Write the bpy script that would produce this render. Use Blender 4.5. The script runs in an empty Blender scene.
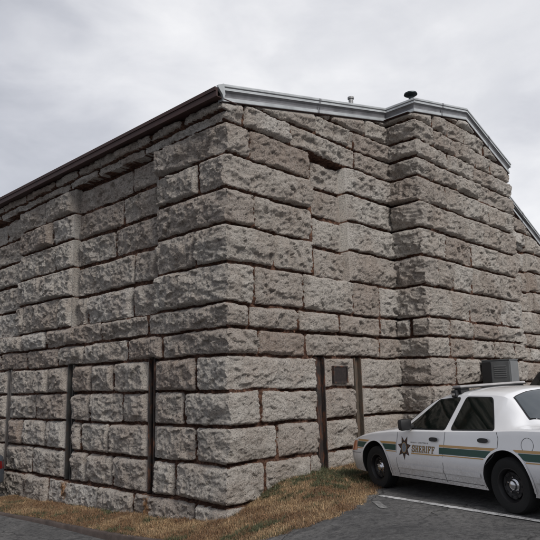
import bpy, bmesh, math, random
import numpy as np
from mathutils import Vector, Matrix
from mathutils.bvhtree import BVHTree

random.seed(11)
rng = np.random.default_rng(7)
scene = bpy.context.scene
COL = scene.collection
RAD = math.radians

# ------------------------------------------------------------------ helpers
def link(o, parent=None):
    COL.objects.link(o)
    if parent is not None:
        o.parent = parent
    return o

def empty(name, loc=(0, 0, 0), rot=None):
    o = bpy.data.objects.new(name, None)
    o.location = loc
    o.empty_display_size = .2
    COL.objects.link(o)
    if rot is not None:
        o.matrix_world = rot
    return o

def tag(o, label=None, cat=None, group=None, kind=None):
    if label: o['label'] = label
    if cat: o['category'] = cat
    if group: o['group'] = group
    if kind: o['kind'] = kind
    return o

def mesh_obj(name, verts, faces, mats, parent=None, smooth=None, mi=None):
    me = bpy.data.meshes.new(name)
    me.from_pydata([tuple(v) for v in verts], [], [tuple(f) for f in faces])
    if not isinstance(mats, (list, tuple)): mats = [mats]
    for m in mats: me.materials.append(m)
    if mi is not None:
        me.polygons.foreach_set('material_index', np.array(mi, dtype=np.int32))
    if smooth is not None:
        me.polygons.foreach_set('use_smooth', np.ones(len(me.polygons), dtype=bool))
        if smooth < 180: me.set_sharp_from_angle(angle=RAD(smooth))
    me.update()
    return link(bpy.data.objects.new(name, me), parent)

def bm_obj(name, bm, mat, parent=None, smooth=None):
    me = bpy.data.meshes.new(name)
    bmesh.ops.recalc_face_normals(bm, faces=bm.faces)
    bm.to_mesh(me); bm.free()
    for m in (mat if isinstance(mat, (list, tuple)) else [mat]): me.materials.append(m)
    if smooth is not None:
        me.polygons.foreach_set('use_smooth', np.ones(len(me.polygons), dtype=bool))
        me.set_sharp_from_angle(angle=RAD(smooth))
    return link(bpy.data.objects.new(name, me), parent)

def add_box(bm, lo, hi, bevel=0.0):
    r = bmesh.ops.create_cube(bm, size=1)
    vs = r['verts']
    c = [(a+b)/2 for a, b in zip(lo, hi)]; s = [abs(b-a) for a, b in zip(lo, hi)]
    for v in vs:
        v.co = Vector((c[0]+v.co.x*s[0], c[1]+v.co.y*s[1], c[2]+v.co.z*s[2]))
    if bevel > 0:
        es = list({e for v in vs for e in v.link_edges})
        bmesh.ops.bevel(bm, geom=es, offset=bevel, segments=2, affect='EDGES', profile=.6)
    return vs

def lathe(name, prof, mat, parent=None, n=40, axis='Z', loc=(0, 0, 0), smooth=35):
    vs = []; fs = []
    m = len(prof)
    for i in range(n):
        a = 2*math.pi*i/n
        for r, h in prof:
            if axis == 'Z': p = (r*math.cos(a), r*math.sin(a), h)
            else: p = (r*math.cos(a), h, r*math.sin(a))
            vs.append((p[0]+loc[0], p[1]+loc[1], p[2]+loc[2]))
    for i in range(n):
        j = (i+1) % n
        for k in range(m-1):
            fs.append((i*m+k, j*m+k, j*m+k+1, i*m+k+1))
    me = bpy.data.meshes.new(name); me.from_pydata(vs, [], fs)
    bm = bmesh.new(); bm.from_mesh(me)
    bmesh.ops.remove_doubles(bm, verts=bm.verts, dist=1e-5)
    bpy.data.meshes.remove(me)
    return bm_obj(name, bm, mat, parent, smooth)

# ------------------------------------------------------------------ materials
def mat_new(name):
    m = bpy.data.materials.new(name); m.use_nodes = True
    nt = m.node_tree
    return m, nt, nt.nodes['Principled BSDF']

def N(nt, t, **kw):
    n = nt.nodes.new(t)
    for k, v in kw.items():
        if k.startswith('i_'):
            n.inputs[k[2:]].default_value = v
        else: setattr(n, k, v)
    return n

def simple(name, col, rough=.5, metal=0, coat=0, var=0.0, scale=6, bump=0, bscale=40, spec=None):
    m, nt, b = mat_new(name)
    b.inputs['Roughness'].default_value = rough
    b.inputs['Metallic'].default_value = metal
    b.inputs['Coat Weight'].default_value = coat
    b.inputs['Coat Roughness'].default_value = .06
    if spec is not None: b.inputs['Specular IOR Level'].default_value = spec
    tc = N(nt, 'ShaderNodeTexCoord')
    if var > 0:
        no = N(nt, 'ShaderNodeTexNoise'); no.inputs['Scale'].default_value = scale; no.inputs['Detail'].default_value = 6
        nt.links.new(tc.outputs['Object'], no.inputs['Vector'])
        mr = N(nt, 'ShaderNodeMapRange')
        mr.inputs['From Min'].default_value = .3; mr.inputs['From Max'].default_value = .7
        mr.inputs['To Min'].default_value = 1-var; mr.inputs['To Max'].default_value = 1+var*.6
        nt.links.new(no.outputs['Fac'], mr.inputs['Value'])
        mx = N(nt, 'ShaderNodeVectorMath', operation='SCALE')
        mx.inputs[0].default_value = col[:3]
        nt.links.new(mr.outputs['Result'], mx.inputs['Scale'])
        nt.links.new(mx.outputs['Vector'], b.inputs['Base Color'])
    else:
        b.inputs['Base Color'].default_value = (*col[:3], 1)
    if bump > 0:
        n2 = N(nt, 'ShaderNodeTexNoise'); n2.inputs['Scale'].default_value = bscale; n2.inputs['Detail'].default_value = 5
        nt.links.new(tc.outputs['Object'], n2.inputs['Vector'])
        bp = N(nt, 'ShaderNodeBump'); bp.inputs['Strength'].default_value = bump; bp.inputs['Distance'].default_value = .01
        nt.links.new(n2.outputs['Fac'], bp.inputs['Height'])
        nt.links.new(bp.outputs['Normal'], b.inputs['Normal'])
    return m

def noise_node(nt, vec, scale, detail=6, rough=.6, dist=0):
    n = N(nt, 'ShaderNodeTexNoise')
    n.inputs['Scale'].default_value = scale; n.inputs['Detail'].default_value = detail
    n.inputs['Roughness'].default_value = rough; n.inputs['Distortion'].default_value = dist
    nt.links.new(vec, n.inputs['Vector'])
    return n.outputs['Fac']

def ramp(nt, fac, stops):
    r = N(nt, 'ShaderNodeValToRGB')
    el = r.color_ramp.elements
    while len(el) > 1: el.remove(el[-1])
    el[0].position = stops[0][0]; el[0].color = (*stops[0][1], 1)
    for p, c in stops[1:]:
        e = el.new(p); e.color = (*c, 1)
    nt.links.new(fac, r.inputs['Fac'])
    return r.outputs['Color']

def mix(nt, fac, a, b, blend='MIX'):
    n = N(nt, 'ShaderNodeMix', data_type='RGBA', blend_type=blend)
    for s, v in ((n.inputs[0], fac), (n.inputs[6], a), (n.inputs[7], b)):
        if isinstance(v, (int, float)): s.default_value = v
        elif isinstance(v, tuple): s.default_value = (*v, 1)
        else: nt.links.new(v, s)
    return n.outputs[2]

def mrange(nt, v, a, b, c=0.0, d=1.0):
    n = N(nt, 'ShaderNodeMapRange', interpolation_type='SMOOTHSTEP')
    nt.links.new(v, n.inputs['Value'])
    for k, x in (('From Min', a), ('From Max', b), ('To Min', c), ('To Max', d)): n.inputs[k].default_value = x
    return n.outputs['Result']

def mathn(nt, op, a, b=None):
    n = N(nt, 'ShaderNodeMath', operation=op)
    for i, v in enumerate((a, b)):
        if v is None: continue
        if isinstance(v, (int, float)): n.inputs[i].default_value = v
        else: nt.links.new(v, n.inputs[i])
    return n.outputs[0]

def stone_material():
    m, nt, b = mat_new('rock_faced_limestone')
    geo = N(nt, 'ShaderNodeNewGeometry').outputs['Position']
    at = N(nt, 'ShaderNodeAttribute', attribute_name='stone')
    sep = N(nt, 'ShaderNodeSeparateColor'); nt.links.new(at.outputs['Color'], sep.inputs['Color'])
    mortar, tint, rnd = sep.outputs[0], sep.outputs[1], sep.outputs[2]
    # per-stone base
    base = ramp(nt, tint, [(0, (.46, .38, .325)), (.3, (.575, .515, .46)), (.7, (.66, .61, .55)), (1, (.73, .69, .64))])
    big = noise_node(nt, geo, 1.3, 4, .55)
    base = mix(nt, mrange(nt, big, .4, .68), base, mix(nt, .4, base, (.40, .30, .235)))
    mid = noise_node(nt, geo, 9, 8, .72, .4)
    base = mix(nt, mrange(nt, mid, .27, .49), mix(nt, .58, base, (.17, .15, .135)), base)
    # pale weathered flecks
    fl = noise_node(nt, geo, 34, 5, .7)
    base = mix(nt, mathn(nt, 'MULTIPLY', mrange(nt, fl, .52, .66), .6), base, (.66, .635, .60))
    # pits and grime specks
    pit = noise_node(nt, geo, 52, 4, .75)
    base = mix(nt, mathn(nt, 'MULTIPLY', mrange(nt, pit, .48, .38), .85), base, (.055, .05, .05))
    # soot streaks, stretched upwards
    mp = N(nt, 'ShaderNodeMapping'); mp.inputs['Scale'].default_value = (2.6, 2.6, .6)
    nt.links.new(geo, mp.inputs['Vector'])
    st = noise_node(nt, mp.outputs['Vector'], 2.0, 12, .74, .4)
    st = mathn(nt, 'ADD', st, mathn(nt, 'MULTIPLY', mathn(nt, 'SUBTRACT', rnd, .5), .13))
    base = mix(nt, mathn(nt, 'MULTIPLY', mathn(nt, 'MULTIPLY', mrange(nt, st, .50, .76), mrange(nt, mid, .30, .62, 1.2, .5)), .42), base, (.12, .10, .088))
    # iron tint veins
    iv = noise_node(nt, geo, 3.1, 8, .7, 1.2)
    base = mix(nt, mathn(nt, 'MULTIPLY', mrange(nt, iv, .6, .72), .35), base, (.27, .14, .085))
    for (yy, zz, ry, rz_) in ((5.27, -.46, .16, .22), (2.16, -.50, .13, .26)):
        m1 = N(nt, 'ShaderNodeMapping'); m1.inputs['Location'].default_value = (0, -yy/ry, -zz/rz_); m1.inputs['Scale'].default_value = (.6, 1/ry, 1/rz_)
        nt.links.new(geo, m1.inputs['Vector'])
        ln_ = N(nt, 'ShaderNodeVectorMath', operation='LENGTH'); nt.links.new(m1.outputs['Vector'], ln_.inputs[0])
        fr_ = mathn(nt, 'ADD', ln_.outputs['Value'], mathn(nt, 'MULTIPLY', mathn(nt, 'SUBTRACT', mid, .5), 3.0))
        base = mix(nt, mathn(nt, 'MULTIPLY', mrange(nt, fr_, 1.1, .3), .8), base, (.36, .16, .04))
    # mortar
    mn = noise_node(nt, geo, 14, 6, .7)
    mcol = ramp(nt, mn, [(.32, (.030, .019, .016)), (.5, (.125, .062, .042)), (.68, (.34, .19, .125))])
    edge = mrange(nt, mathn(nt, 'ADD', mortar, mathn(nt, 'MULTIPLY', mathn(nt, 'SUBTRACT', mid, .5), .9)), .35, .62)
    col = mix(nt, edge, base, mcol)
    nt.links.new(col, b.inputs['Base Color'])
    b.inputs['Roughness'].default_value = .92
    b.inputs['Specular IOR Level'].default_value = .25
    mpb = N(nt, 'ShaderNodeMapping'); mpb.inputs['Scale'].default_value = (1, 1, 1.7); mpb.inputs['Rotation'].default_value = (.25, .2, 0)
    nt.links.new(geo, mpb.inputs['Vector'])
    h1 = noise_node(nt, mpb.outputs['Vector'], 17, 10, .76, .5)
    h2 = noise_node(nt, geo, 60, 6, .7)
    hh = mathn(nt, 'ADD', mathn(nt, 'MULTIPLY', h1, 1.0), mathn(nt, 'MULTIPLY', h2, .45))
    bp = N(nt, 'ShaderNodeBump'); bp.inputs['Strength'].default_value = 1.0; bp.inputs['Distance'].default_value = .075
    nt.links.new(hh, bp.inputs['Height']); nt.links.new(bp.outputs['Normal'], b.inputs['Normal'])
    return m

def asphalt_material():
    m, nt, b = mat_new('asphalt')
    geo = N(nt, 'ShaderNodeNewGeometry').outputs['Position']
    a = noise_node(nt, geo, .55, 6, .62, .4)
    col = ramp(nt, a, [(.30, (.065, .064, .065)), (.5, (.115, .112, .110)), (.66, (.18, .175, .168))])
    g1 = noise_node(nt, geo, 14, 8, .78)
    col = mix(nt, mathn(nt, 'MULTIPLY', mrange(nt, g1, .53, .40), .7), col, (.022, .022, .023))
    col = mix(nt, mathn(nt, 'MULTIPLY', mrange(nt, g1, .56, .68), .5), col, (.24, .235, .225))
    f = noise_node(nt, geo, 120, 3, .7)
    col = mix(nt, mathn(nt, 'MULTIPLY', mrange(nt, f, .53, .72), .6), col, (.20, .195, .19))
    f2 = noise_node(nt, geo, 70, 3, .7)
    col = mix(nt, mathn(nt, 'MULTIPLY', mrange(nt, f2, .46, .34), .6), col, (.018, .018, .018))
    p = noise_node(nt, geo, 2.2, 7, .68, .8)
    col = mix(nt, mathn(nt, 'MULTIPLY', mrange(nt, p, .53, .62), .55), col, (.028, .028, .03))
    # cracks
    vo = N(nt, 'ShaderNodeTexVoronoi', feature='DISTANCE_TO_EDGE'); vo.inputs['Scale'].default_value = .8
    wv = N(nt, 'ShaderNodeTexNoise'); wv.inputs['Scale'].default_value = 1.8; wv.inputs['Detail'].default_value = 5
    nt.links.new(geo, wv.inputs['Vector'])
    wa = N(nt, 'ShaderNodeVectorMath', operation='MULTIPLY_ADD'); wa.inputs[1].default_value = (.9, .9, 0)
    nt.links.new(wv.outputs['Color'], wa.inputs[0]); nt.links.new(geo, wa.inputs[2])
    nt.links.new(wa.outputs[0], vo.inputs['Vector'])
    cr = mathn(nt, 'MULTIPLY', mrange(nt, vo.outputs['Distance'], .014, .003), mrange(nt, a, .44, .52))
    col = mix(nt, mathn(nt, 'MULTIPLY', cr, .8), col, (.012, .011, .011))
    nt.links.new(col, b.inputs['Base Color'])
    b.inputs['Roughness'].default_value = .82
    hb = mathn(nt, 'SUBTRACT', noise_node(nt, geo, 48, 8, .78), mathn(nt, 'MULTIPLY', cr, .8))
    bp = N(nt, 'ShaderNodeBump'); bp.inputs['Strength'].default_value = .9; bp.inputs['Distance'].default_value = .02
    nt.links.new(hb, bp.inputs['Height']); nt.links.new(bp.outputs['Normal'], b.inputs['Normal'])
    return m

def verge_material():
    m, nt, b = mat_new('dry_turf')
    geo = N(nt, 'ShaderNodeNewGeometry').outputs['Position']
    a = noise_node(nt, geo, 1.1, 5, .6)
    f = noise_node(nt, geo, 45, 6, .75)
    tan = ramp(nt, f, [(.3, (.05, .03, .018)), (.5, (.20, .12, .062)), (.7, (.36, .23, .12))])
    grn = ramp(nt, f, [(.3, (.02, .025, .012)), (.5, (.05, .062, .026)), (.7, (.10, .11, .05))])
    nt.links.new(mix(nt, mrange(nt, a, .5, .62), tan, grn), b.inputs['Base Color'])
    b.inputs['Roughness'].default_value = .95
    bp = N(nt, 'ShaderNodeBump'); bp.inputs['Strength'].default_value = 1; bp.inputs['Distance'].default_value = .03
    nt.links.new(f, bp.inputs['Height']); nt.links.new(bp.outputs['Normal'], b.inputs['Normal'])
    return m

def blade_material():
    m, nt, b = mat_new('grass_blades')
    at = N(nt, 'ShaderNodeAttribute', attribute_name='tone')
    nt.links.new(at.outputs['Color'], b.inputs['Base Color'])
    b.inputs['Roughness'].default_value = .8
    return m

def rust_material(name, base, rust, amt):
    m, nt, b = mat_new(name)
    geo = N(nt, 'ShaderNodeNewGeometry').outputs['Position']
    mp = N(nt, 'ShaderNodeMapping'); mp.inputs['Scale'].default_value = (5, 5, 1.6)
    nt.links.new(geo, mp.inputs['Vector'])
    n = noise_node(nt, mp.outputs['Vector'], 2.4, 8, .7, .4)
    col = ramp(nt, n, [(.3, tuple(c*.5 for c in base)), (.5, base), (.5+.3*(1-amt), rust)])
    nt.links.new(col, b.inputs['Base Color'])
    b.inputs['Roughness'].default_value = .75
    b.inputs['Metallic'].default_value = .25
    bp = N(nt, 'ShaderNodeBump'); bp.inputs['Strength'].default_value = .5; bp.inputs['Distance'].default_value = .01
    nt.links.new(noise_node(nt, geo, 40, 5, .7), bp.inputs['Height']); nt.links.new(bp.outputs['Normal'], b.inputs['Normal'])
    return m

M = {}
M['stone'] = stone_material()
M['asphalt'] = asphalt_material()
M['verge'] = verge_material()
M['blade'] = blade_material()
M['curb'] = simple('curb_concrete', (.07, .052, .045), .9, var=.4, scale=5, bump=.5)
M['trim'] = simple('weathered_trim_metal', (.44, .46, .47), .5, metal=.15, var=.22, scale=3.5, bump=.1, bscale=12)
M['trim_dark'] = simple('trim_dark_band', (.20, .20, .21), .5, metal=.15, var=.3, scale=4)
M['eave'] = simple('dark_brown_eave', (.042, .016, .013), .65, var=.3, scale=4, bump=.2)
M['roof'] = simple('roof_membrane', (.10, .10, .105), .8, var=.25, scale=2)
M['steel'] = rust_material('rusty_steel', (.034, .027, .025), (.12, .052, .03), .6)
M['steel_l'] = rust_material('olive_rusty_steel', (.105, .085, .066), (.15, .075, .045), .3)
M['steel_b'] = rust_material('grey_steel', (.055, .055, .052), (.09, .048, .03), .25)
M['steel_g'] = rust_material('pale_steel', (.13, .12, .115), (.16, .11, .09), .2)
M['bronze'] = simple('bronze_plate', (.030, .022, .020), .5, metal=.4, var=.3, scale=20, bump=.3, bscale=50)
M['vent'] = simple('dark_vent_metal', (.03, .04, .045), .5, metal=.5)
M['ventg'] = simple('galvanised_pipe', (.30, .30, .30), .55, metal=.4, var=.2, scale=10)
M['cab'] = simple('cabinet_grey_paint', (.105, .110, .112), .5, var=.25, scale=3)
M['cabl'] = simple('cabinet_edge_paint', (.15, .155, .158), .5, var=.1, scale=5)
M['line'] = None
M['white'] = simple('white_car_paint', (.78, .78, .79), .32, coat=.7, var=.05, scale=1.5)
def dirty_paint(m):
    nt = m.node_tree; b = nt.nodes['Principled BSDF']
    tc = N(nt, 'ShaderNodeTexCoord'); sp = N(nt, 'ShaderNodeSeparateXYZ'); nt.links.new(tc.outputs['Object'], sp.inputs[0])
    src = b.inputs['Base Color'].links[0].from_socket
    n = noise_node(nt, tc.outputs['Object'], 4, 8, .7); n2 = noise_node(nt, tc.outputs['Object'], 40, 4, .7)
    low = mathn(nt, 'ADD', sp.outputs['Z'], mathn(nt, 'MULTIPLY', mathn(nt, 'SUBTRACT', n, .5), .35))
    f = mathn(nt, 'MULTIPLY', mrange(nt, low, .62, .26), mrange(nt, n2, .3, .7, .25, .75))
    f = mathn(nt, 'ADD', f, mathn(nt, 'MULTIPLY', mrange(nt, n, .5, .75), .10))
    nt.links.new(mix(nt, f, src, (.26, .225, .19)), b.inputs['Base Color'])
    r = mathn(nt, 'ADD', mathn(nt, 'MULTIPLY', f, .5), .24); nt.links.new(r, b.inputs['Roughness'])
    nt.links.new(mathn(nt, 'SUBTRACT', .95, f), b.inputs['Coat Weight'])
dirty_paint(M['white'])
M['slate'] = simple('slate_blue_car_paint', (.045, .052, .062), .3, coat=.8)
M['blackp'] = simple('black_car_paint', (.012, .013, .016), .3, coat=.9)
M['black'] = simple('black_plastic', (.012, .012, .013), .5)
M['under'] = simple('wheel_well_black', (.008, .008, .008), .9)
M['seal'] = simple('window_seal', (.010, .010, .011), .55)
M['gap'] = simple('panel_gap', (.05, .05, .055), .7)
M['gapd'] = simple('panel_gap_dark', (.006, .006, .007), .7)
M['glass'] = simple('tinted_car_glass', (.004, .007, .006), .04, spec=.55)
M['glassr'] = simple('rear_car_glass', (.05, .06, .068), .05, spec=.8)
M['tyre'] = simple('tyre_rubber', (.008, .008, .008), .85, bump=.2, bscale=60)
M['rim'] = simple('black_steel_rim', (.018, .017, .018), .45, metal=.3)
M['chrome'] = simple('chrome_hub', (.62, .62, .64), .18, metal=1)
M['green'] = simple('stripe_green', (.002, .050, .036), .4, coat=.15)
M['gold'] = simple('stripe_gold', (.46, .27, .09), .38, coat=.4)
M['goldl'] = simple('lettering_gold', (.33, .21, .085), .45)
M['inkb'] = simple('lettering_outline', (.05, .04, .035), .5)
M['starb'] = simple('star_brown', (.022, .012, .010), .45)
M['staro'] = simple('star_copper', (.13, .045, .02), .4)
M['seal_g'] = simple('seal_bluegrey', (.17, .20, .24), .45, var=.5, scale=60)
M['amber'] = simple('amber_lens', (.62, .20, .07), .15, coat=.8)
M['redl'] = simple('red_tail_lens', (.12, .005, .006), .12, coat=.8)
M['lens'] = simple('clear_lens', (.55, .56, .58), .12, coat=.8)
M['bar'] = simple('light_bar_housing', (.36, .35, .35), .25, coat=.5, var=.2, scale=6)
M['plast'] = simple('sticker_white', (.55, .55, .55), .5)

# worn line paint
def line_material():
    m, nt, b = mat_new('worn_line_paint')
    geo = N(nt, 'ShaderNodeNewGeometry').outputs['Position']
    n = noise_node(nt, geo, 26, 6, .75)
    n2 = noise_node(nt, geo, 2.0, 4, .6)
    f = mathn(nt, 'ADD', n, mathn(nt, 'MULTIPLY', n2, .5))
    col = ramp(nt, f, [(.58, (.10, .10, .10)), (.74, (.42, .42, .42)), (.95, (.58, .58, .58))])
    nt.links.new(col, b.inputs['Base Color']); b.inputs['Roughness'].default_value = .8
    return m
M['line'] = line_material()
M['old_line'] = simple('faded_line_paint', (.17, .168, .165), .85, var=.6, scale=20)

# ------------------------------------------------------------------ numpy noise
def hash2(ix, iy, seed):
    h = (ix.astype(np.int64)*374761393 + iy.astype(np.int64)*668265263 + seed*1442695041) & 0x7fffffff
    h = ((h ^ (h >> 13))*1274126177) & 0x7fffffff
    h = h ^ (h >> 16)
    return (h & 0xffff)/65535.0

def vnoise(x, y, seed):
    x0 = np.floor(x); y0 = np.floor(y)
    fx = x-x0; fy = y-y0
    fx = fx*fx*fx*(fx*(fx*6-15)+10); fy = fy*fy*fy*(fy*(fy*6-15)+10)
    a = hash2(x0, y0, seed); b = hash2(x0+1, y0, seed)
    c = hash2(x0, y0+1, seed); d = hash2(x0+1, y0+1, seed)
    return (a*(1-fx)+b*fx)*(1-fy)+(c*(1-fx)+d*fx)*fy - .5

def fbm(x, y, seed, octs=4, gain=.55, ridged=False):
    s = 0; a = 1; tot = 0
    ca, sa = math.cos(.6), math.sin(.6)
    for o in range(octs):
        n = vnoise(x, y, seed+o*17)
        if ridged: n = .5-np.abs(n)*2
        s = s+n*a; tot += a
        a *= gain
        x, y = (x*ca-y*sa)*2.03+3.1, (x*sa+y*ca)*2.03+1.7
    return s/tot

def chips(x, y, seed, sx, sy, tilt, step):
    """broken-stone facets: every jittered cell is its own tilted plane"""
    X = x/sx; Y = y/sy
    bx = np.floor(X); by = np.floor(Y)
    best = np.full(x.shape, 9.0); out = np.zeros(x.shape)
    for i in (-1, 0, 1):
        for j in (-1, 0, 1):
            cx = bx+i; cy = by+j
            px_ = cx+.15+.7*hash2(cx, cy, seed); py_ = cy+.15+.7*hash2(cx, cy, seed+7)
            dx = X-px_; dy = Y-py_
            d = dx*dx+dy*dy
            g1 = hash2(cx, cy, seed+13)-.5; g2 = hash2(cx, cy, seed+19)-.5; h0 = hash2(cx, cy, seed+29)-.5
            h = h0*step+(g1*dx*sx+g2*dy*sy)*tilt
            m = d < best
            best = np.where(m, d, best); out = np.where(m, h, out)
    return out

# ------------------------------------------------------------------ walls
BEDS = [-1.15, -.285, .36, .985, 1.582, 2.195, 2.66, 3.10, 3.825, 4.52, 5.183, 5.825, 6.43, 6.90, 7.36, 7.84, 8.3, 8.8]
# course index: 0 plinth,1..4 lower,5 thin base top,6 string,7 C5,8 C4,9 C3,10 C2,11 C1,12 C0,13..

def build_wall(name, origin, udir, ndir, u0, u1, v0, v1, joints, parent, zones=(), offs=None, clip=None,
               corner_lo=None, corner_hi=None, seed=1, rough_of=None, extra=(), clamps=(), du=.0165):
    """height-field masonry.  joints: {course: [u...]}, zones: (ua,ub,va,vb,offset) recesses"""
    U = list(np.arange(u0, u1+du*.5, du)); V = list(np.arange(v0, v1+du*.5, du))
    for (ua, ub, va, vb, of) in zones:
        for e in (ua, ub):
            if u0 < e < u1: U += [e-.0015, e+.0015]
        for e in (va, vb):
            if v0 < e < v1: V += [e-.0015, e+.0015]
    U[-1] = u1 if abs(U[-1]-u1) < du else U[-1]
    U = np.unique(np.round(np.clip(U, u0, u1), 5)); V = np.unique(np.round(np.clip(V, v0, v1), 5))
    if U[-1] < u1: U = np.append(U, u1)
    gu, gv = np.meshgrid(U, V, indexing='ij')
    H = np.full(gu.shape, -1.0); MO = np.ones(gu.shape); TI = np.full(gu.shape, .3); RN = np.zeros(gu.shape)
    off = np.zeros(gu.shape)
    for (ua, ub, va, vb, of) in zones:
        m = (gu > ua) & (gu < ub) & (gv > va) & (gv < vb); off[m] = of
    # domain warps
    wu = fbm(gu*9, gv*9, seed+3, 3)*.034 + fbm(gu*2.0, gv*2.0, seed+5, 2)*.03
    wv = fbm(gu*9, gv*9, seed+31, 3)*.032 + fbm(gu*1.3, gv*2.0, seed+35, 2)*.05
    if offs:
        gw = gv+wv
        for c, o in offs.items():
            t_ = np.clip((gw-BEDS[c]+.012)/.024, 0, 1)*np.clip((BEDS[c+1]-gw+.012)/.024, 0, 1)
            off = np.maximum(off, o*t_)
    for (ua, ub, va, vb, of) in zones:
        m = (gu > ua) & (gu < ub) & (gv > va) & (gv < vb); off[m] = of
    n1 = fbm(gu*6.5, gv*8, seed+51, 5, .58)
    n2 = fbm(gu*11, gv*13, seed+71, 4, .6, True)
    n3 = fbm(gu*2.3, gv*3.1, seed+91, 3)
    n4 = fbm(gu*24+gv*5, gv*30-gu*4, seed+141, 2, .6, True)
    qu = gu+n1*.10+fbm(gu*14, gv*14, seed+171, 2)*.03; qv = gv+n3*.10+fbm(gu*14, gv*14, seed+181, 2)*.03
    n5 = chips(qu+qv*.35, qv-qu*.1, seed+201, .30, .15, .50, .020)+chips(qu-qv*.3, qv+qu*.12, seed+231, .13, .07, .60, .007)+chips(qu, qv, seed+261, .055, .035, .6, .006)
    jn = fbm(gu*2.6, gv*2.6, seed+161, 3)
    # step edges are dressed: fade the warp there
    stones = []
    splits_all = sorted({e for z in zones for e in z[:2]})
    for c in range(len(BEDS)-1):
        va, vb = BEDS[c], BEDS[c+1]
        if vb <= v0 or va >= v1: continue
        js = [u0-.5 if corner_lo is not None else u0] + sorted(joints.get(c, [])) + [u1+.5 if corner_hi is not None else u1]
        cuts = set(js)
        for (ua, ub, za, zb, of) in zones:
            if za < (va+vb)/2 < zb:
                cuts |= {ua, ub}
                cuts = {q for q in cuts if not (ua < q < ub and of < -.25)}
        cuts = sorted(cuts)
        for a, b_ in zip(cuts[:-1], cuts[1:]):
            if b_-a < .04: continue
            inslot = any(z[4] < -.25 and z[0]-1e-6 <= a and b_ <= z[1]+1e-6 and z[2] < (va+vb)/2 < z[3] for z in zones)
            if inslot: continue
            stones.append((c, a, b_, va, vb, a in splits_all, b_ in splits_all))
    stones += [(20, a, b_, va, vb, False, False) for a, b_, va, vb in extra]
    r_ = random.Random(seed*7+1)
    for (c, a, b_, va, vb, ea, eb) in stones:
        rec = any(z[0]-1e-6 <= a and b_ <= z[1]+1e-6 and z[2] < (va+vb)/2 < z[3] and z[4] > -.25 for z in zones)
        za_ = ea and any(abs(z[0]-a) < 1e-6 and z[4] > -.25 for z in zones)
        if za_: ea = False
        pb = eb and any(abs(z[0]-b_) < 1e-6 and z[4] > -.25 for z in zones)
        crisp = pb
        if pb: eb = False; pb = False
        if rec and za_ is None: pass
        gp = r_.choice((.016, .024, .030, .036, .044)); gb = r_.uniform(.013, .027)
        if vb-va < .3: gb = r_.uniform(.006, .012)
        i0 = np.searchsorted(U, a-.04); i1 = np.searchsorted(U, b_+.04)
        j0 = np.searchsorted(V, va-.09); j1 = np.searchsorted(V, vb+.05)
        if i1-i0 < 2 or j1-j0 < 2: continue
        s = np.s_[i0:i1, j0:j1]
        u = gu[s]; v = gv[s]
        uu = u+wu[s]; vv = v+wv[s]
        if ea: k = np.clip((u-a)/.10, 0, 1); uu = u+wu[s]*k
        if za_: k = np.clip((u-a)/.25, 0, 1); uu = np.where(u < (a+b_)/2, u+wu[s]*k, uu)
        if eb or crisp: k = np.clip((b_-u)/.10, 0, 1); uu = np.where(u > (a+b_)/2, u+wu[s]*k, uu)
        ga = 0.0 if ea else ((.20 if name == 'side_wall' else .30) if za_ else gp); gbb = 0.0 if eb else (.004 if crisp else gp)
        dxa = uu-(a+ga); dxb = (b_-gbb)-uu
        dya = vv-(va+gb); dyb = (vb-gb)-vv
        if ea: dxa = dxa+.03
        if eb: dxb = dxb+(.03 if not pb else .07)
        rr = r_.uniform(.03, .065)
        if rec: dya = dya+.045-.012; dyb = dyb-.045-.012
        if crisp: dxb = dxb+(.06 if name == 'side_wall' else .10)
        px_ = np.minimum(dxa, dxb); py_ = np.minimum(dya, dyb)
        d = np.minimum(px_, py_)
        cx = rr-px_; cy = rr-py_
        cm = (cx > 0) & (cy > 0)
        d = np.where(cm, rr-np.sqrt(np.maximum(cx, 0)**2+np.maximum(cy, 0)**2), d)
        low = c <= 4
        B = r_.uniform(.12, .18) if not low else r_.uniform(.10, .15)
        if c == 5: B = r_.uniform(.09, .125)
        if c == 6: B = r_.uniform(.095, .12)
        if c == 20 or (vb-va) < .3: B = r_.uniform(.065, .08)
        if (b_-a) < .35: B *= .75
        if rec: B *= .75
        # facets
        cu, cv = (a+b_)/2, (va+vb)/2
        W2 = min(b_-a, 1.6)/2; H2 = (vb-va)/2
        hf = None
        nf = r_.randint(3, 6)
        for k in range(nf):
            ang = r_.uniform(0, 2*math.pi); g = r_.uniform(.05, .22)*(1.0 if not low else .85)
            pu = cu+r_.uniform(-.6, .6)*max(W2, (b_-a)*.4); pv = cv+r_.uniform(-.5, .5)*H2
            pl = g*(math.cos(ang)*(u-pu)+math.sin(ang)*(v-pv)) + r_.uniform(-.006, .02)
            hf = pl if hf is None else np.minimum(hf, pl)
        # ledge: lower part drops back
        lz = va+(vb-va)*r_.uniform(.30, .62)
        led = np.clip((lz-(v+n3[s]*.5+n1[s]*.15))/(.30*(vb-va)), 0, 1)*r_.uniform(.0, .07)*(1 if not low else .75)
        hf = B+np.where(hf < 0, -B*.62*np.tanh(-hf/(B*.62)), hf)-led
        rough = 1.0 if not low else .8
        hf = hf+n1[s]*.030*rough+n2[s]*.014*rough+n3[s]*.035*rough+n4[s]*.010+n5[s]*(1.0 if not low else .8)
        sl = r_.uniform(.9, 1.8)
        dd = np.maximum(d, 0)
        slope_b = np.where(dya < np.minimum(dyb, px_), 1.35, 1.0)
        wd = min(.17, (vb-va)*.36)*r_.uniform(.75, 1.1)
        tt = np.clip(dd*slope_b*(1+1.0*n1[s]+.5*n2[s])/wd, 0, 1)
        rampd = .006+B*1.12*(1-(1-tt)**2.2)+n5[s]*np.clip(dd/.05, 0, 1)*.7+np.where(tt >= 1, .03, 0)*0
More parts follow.
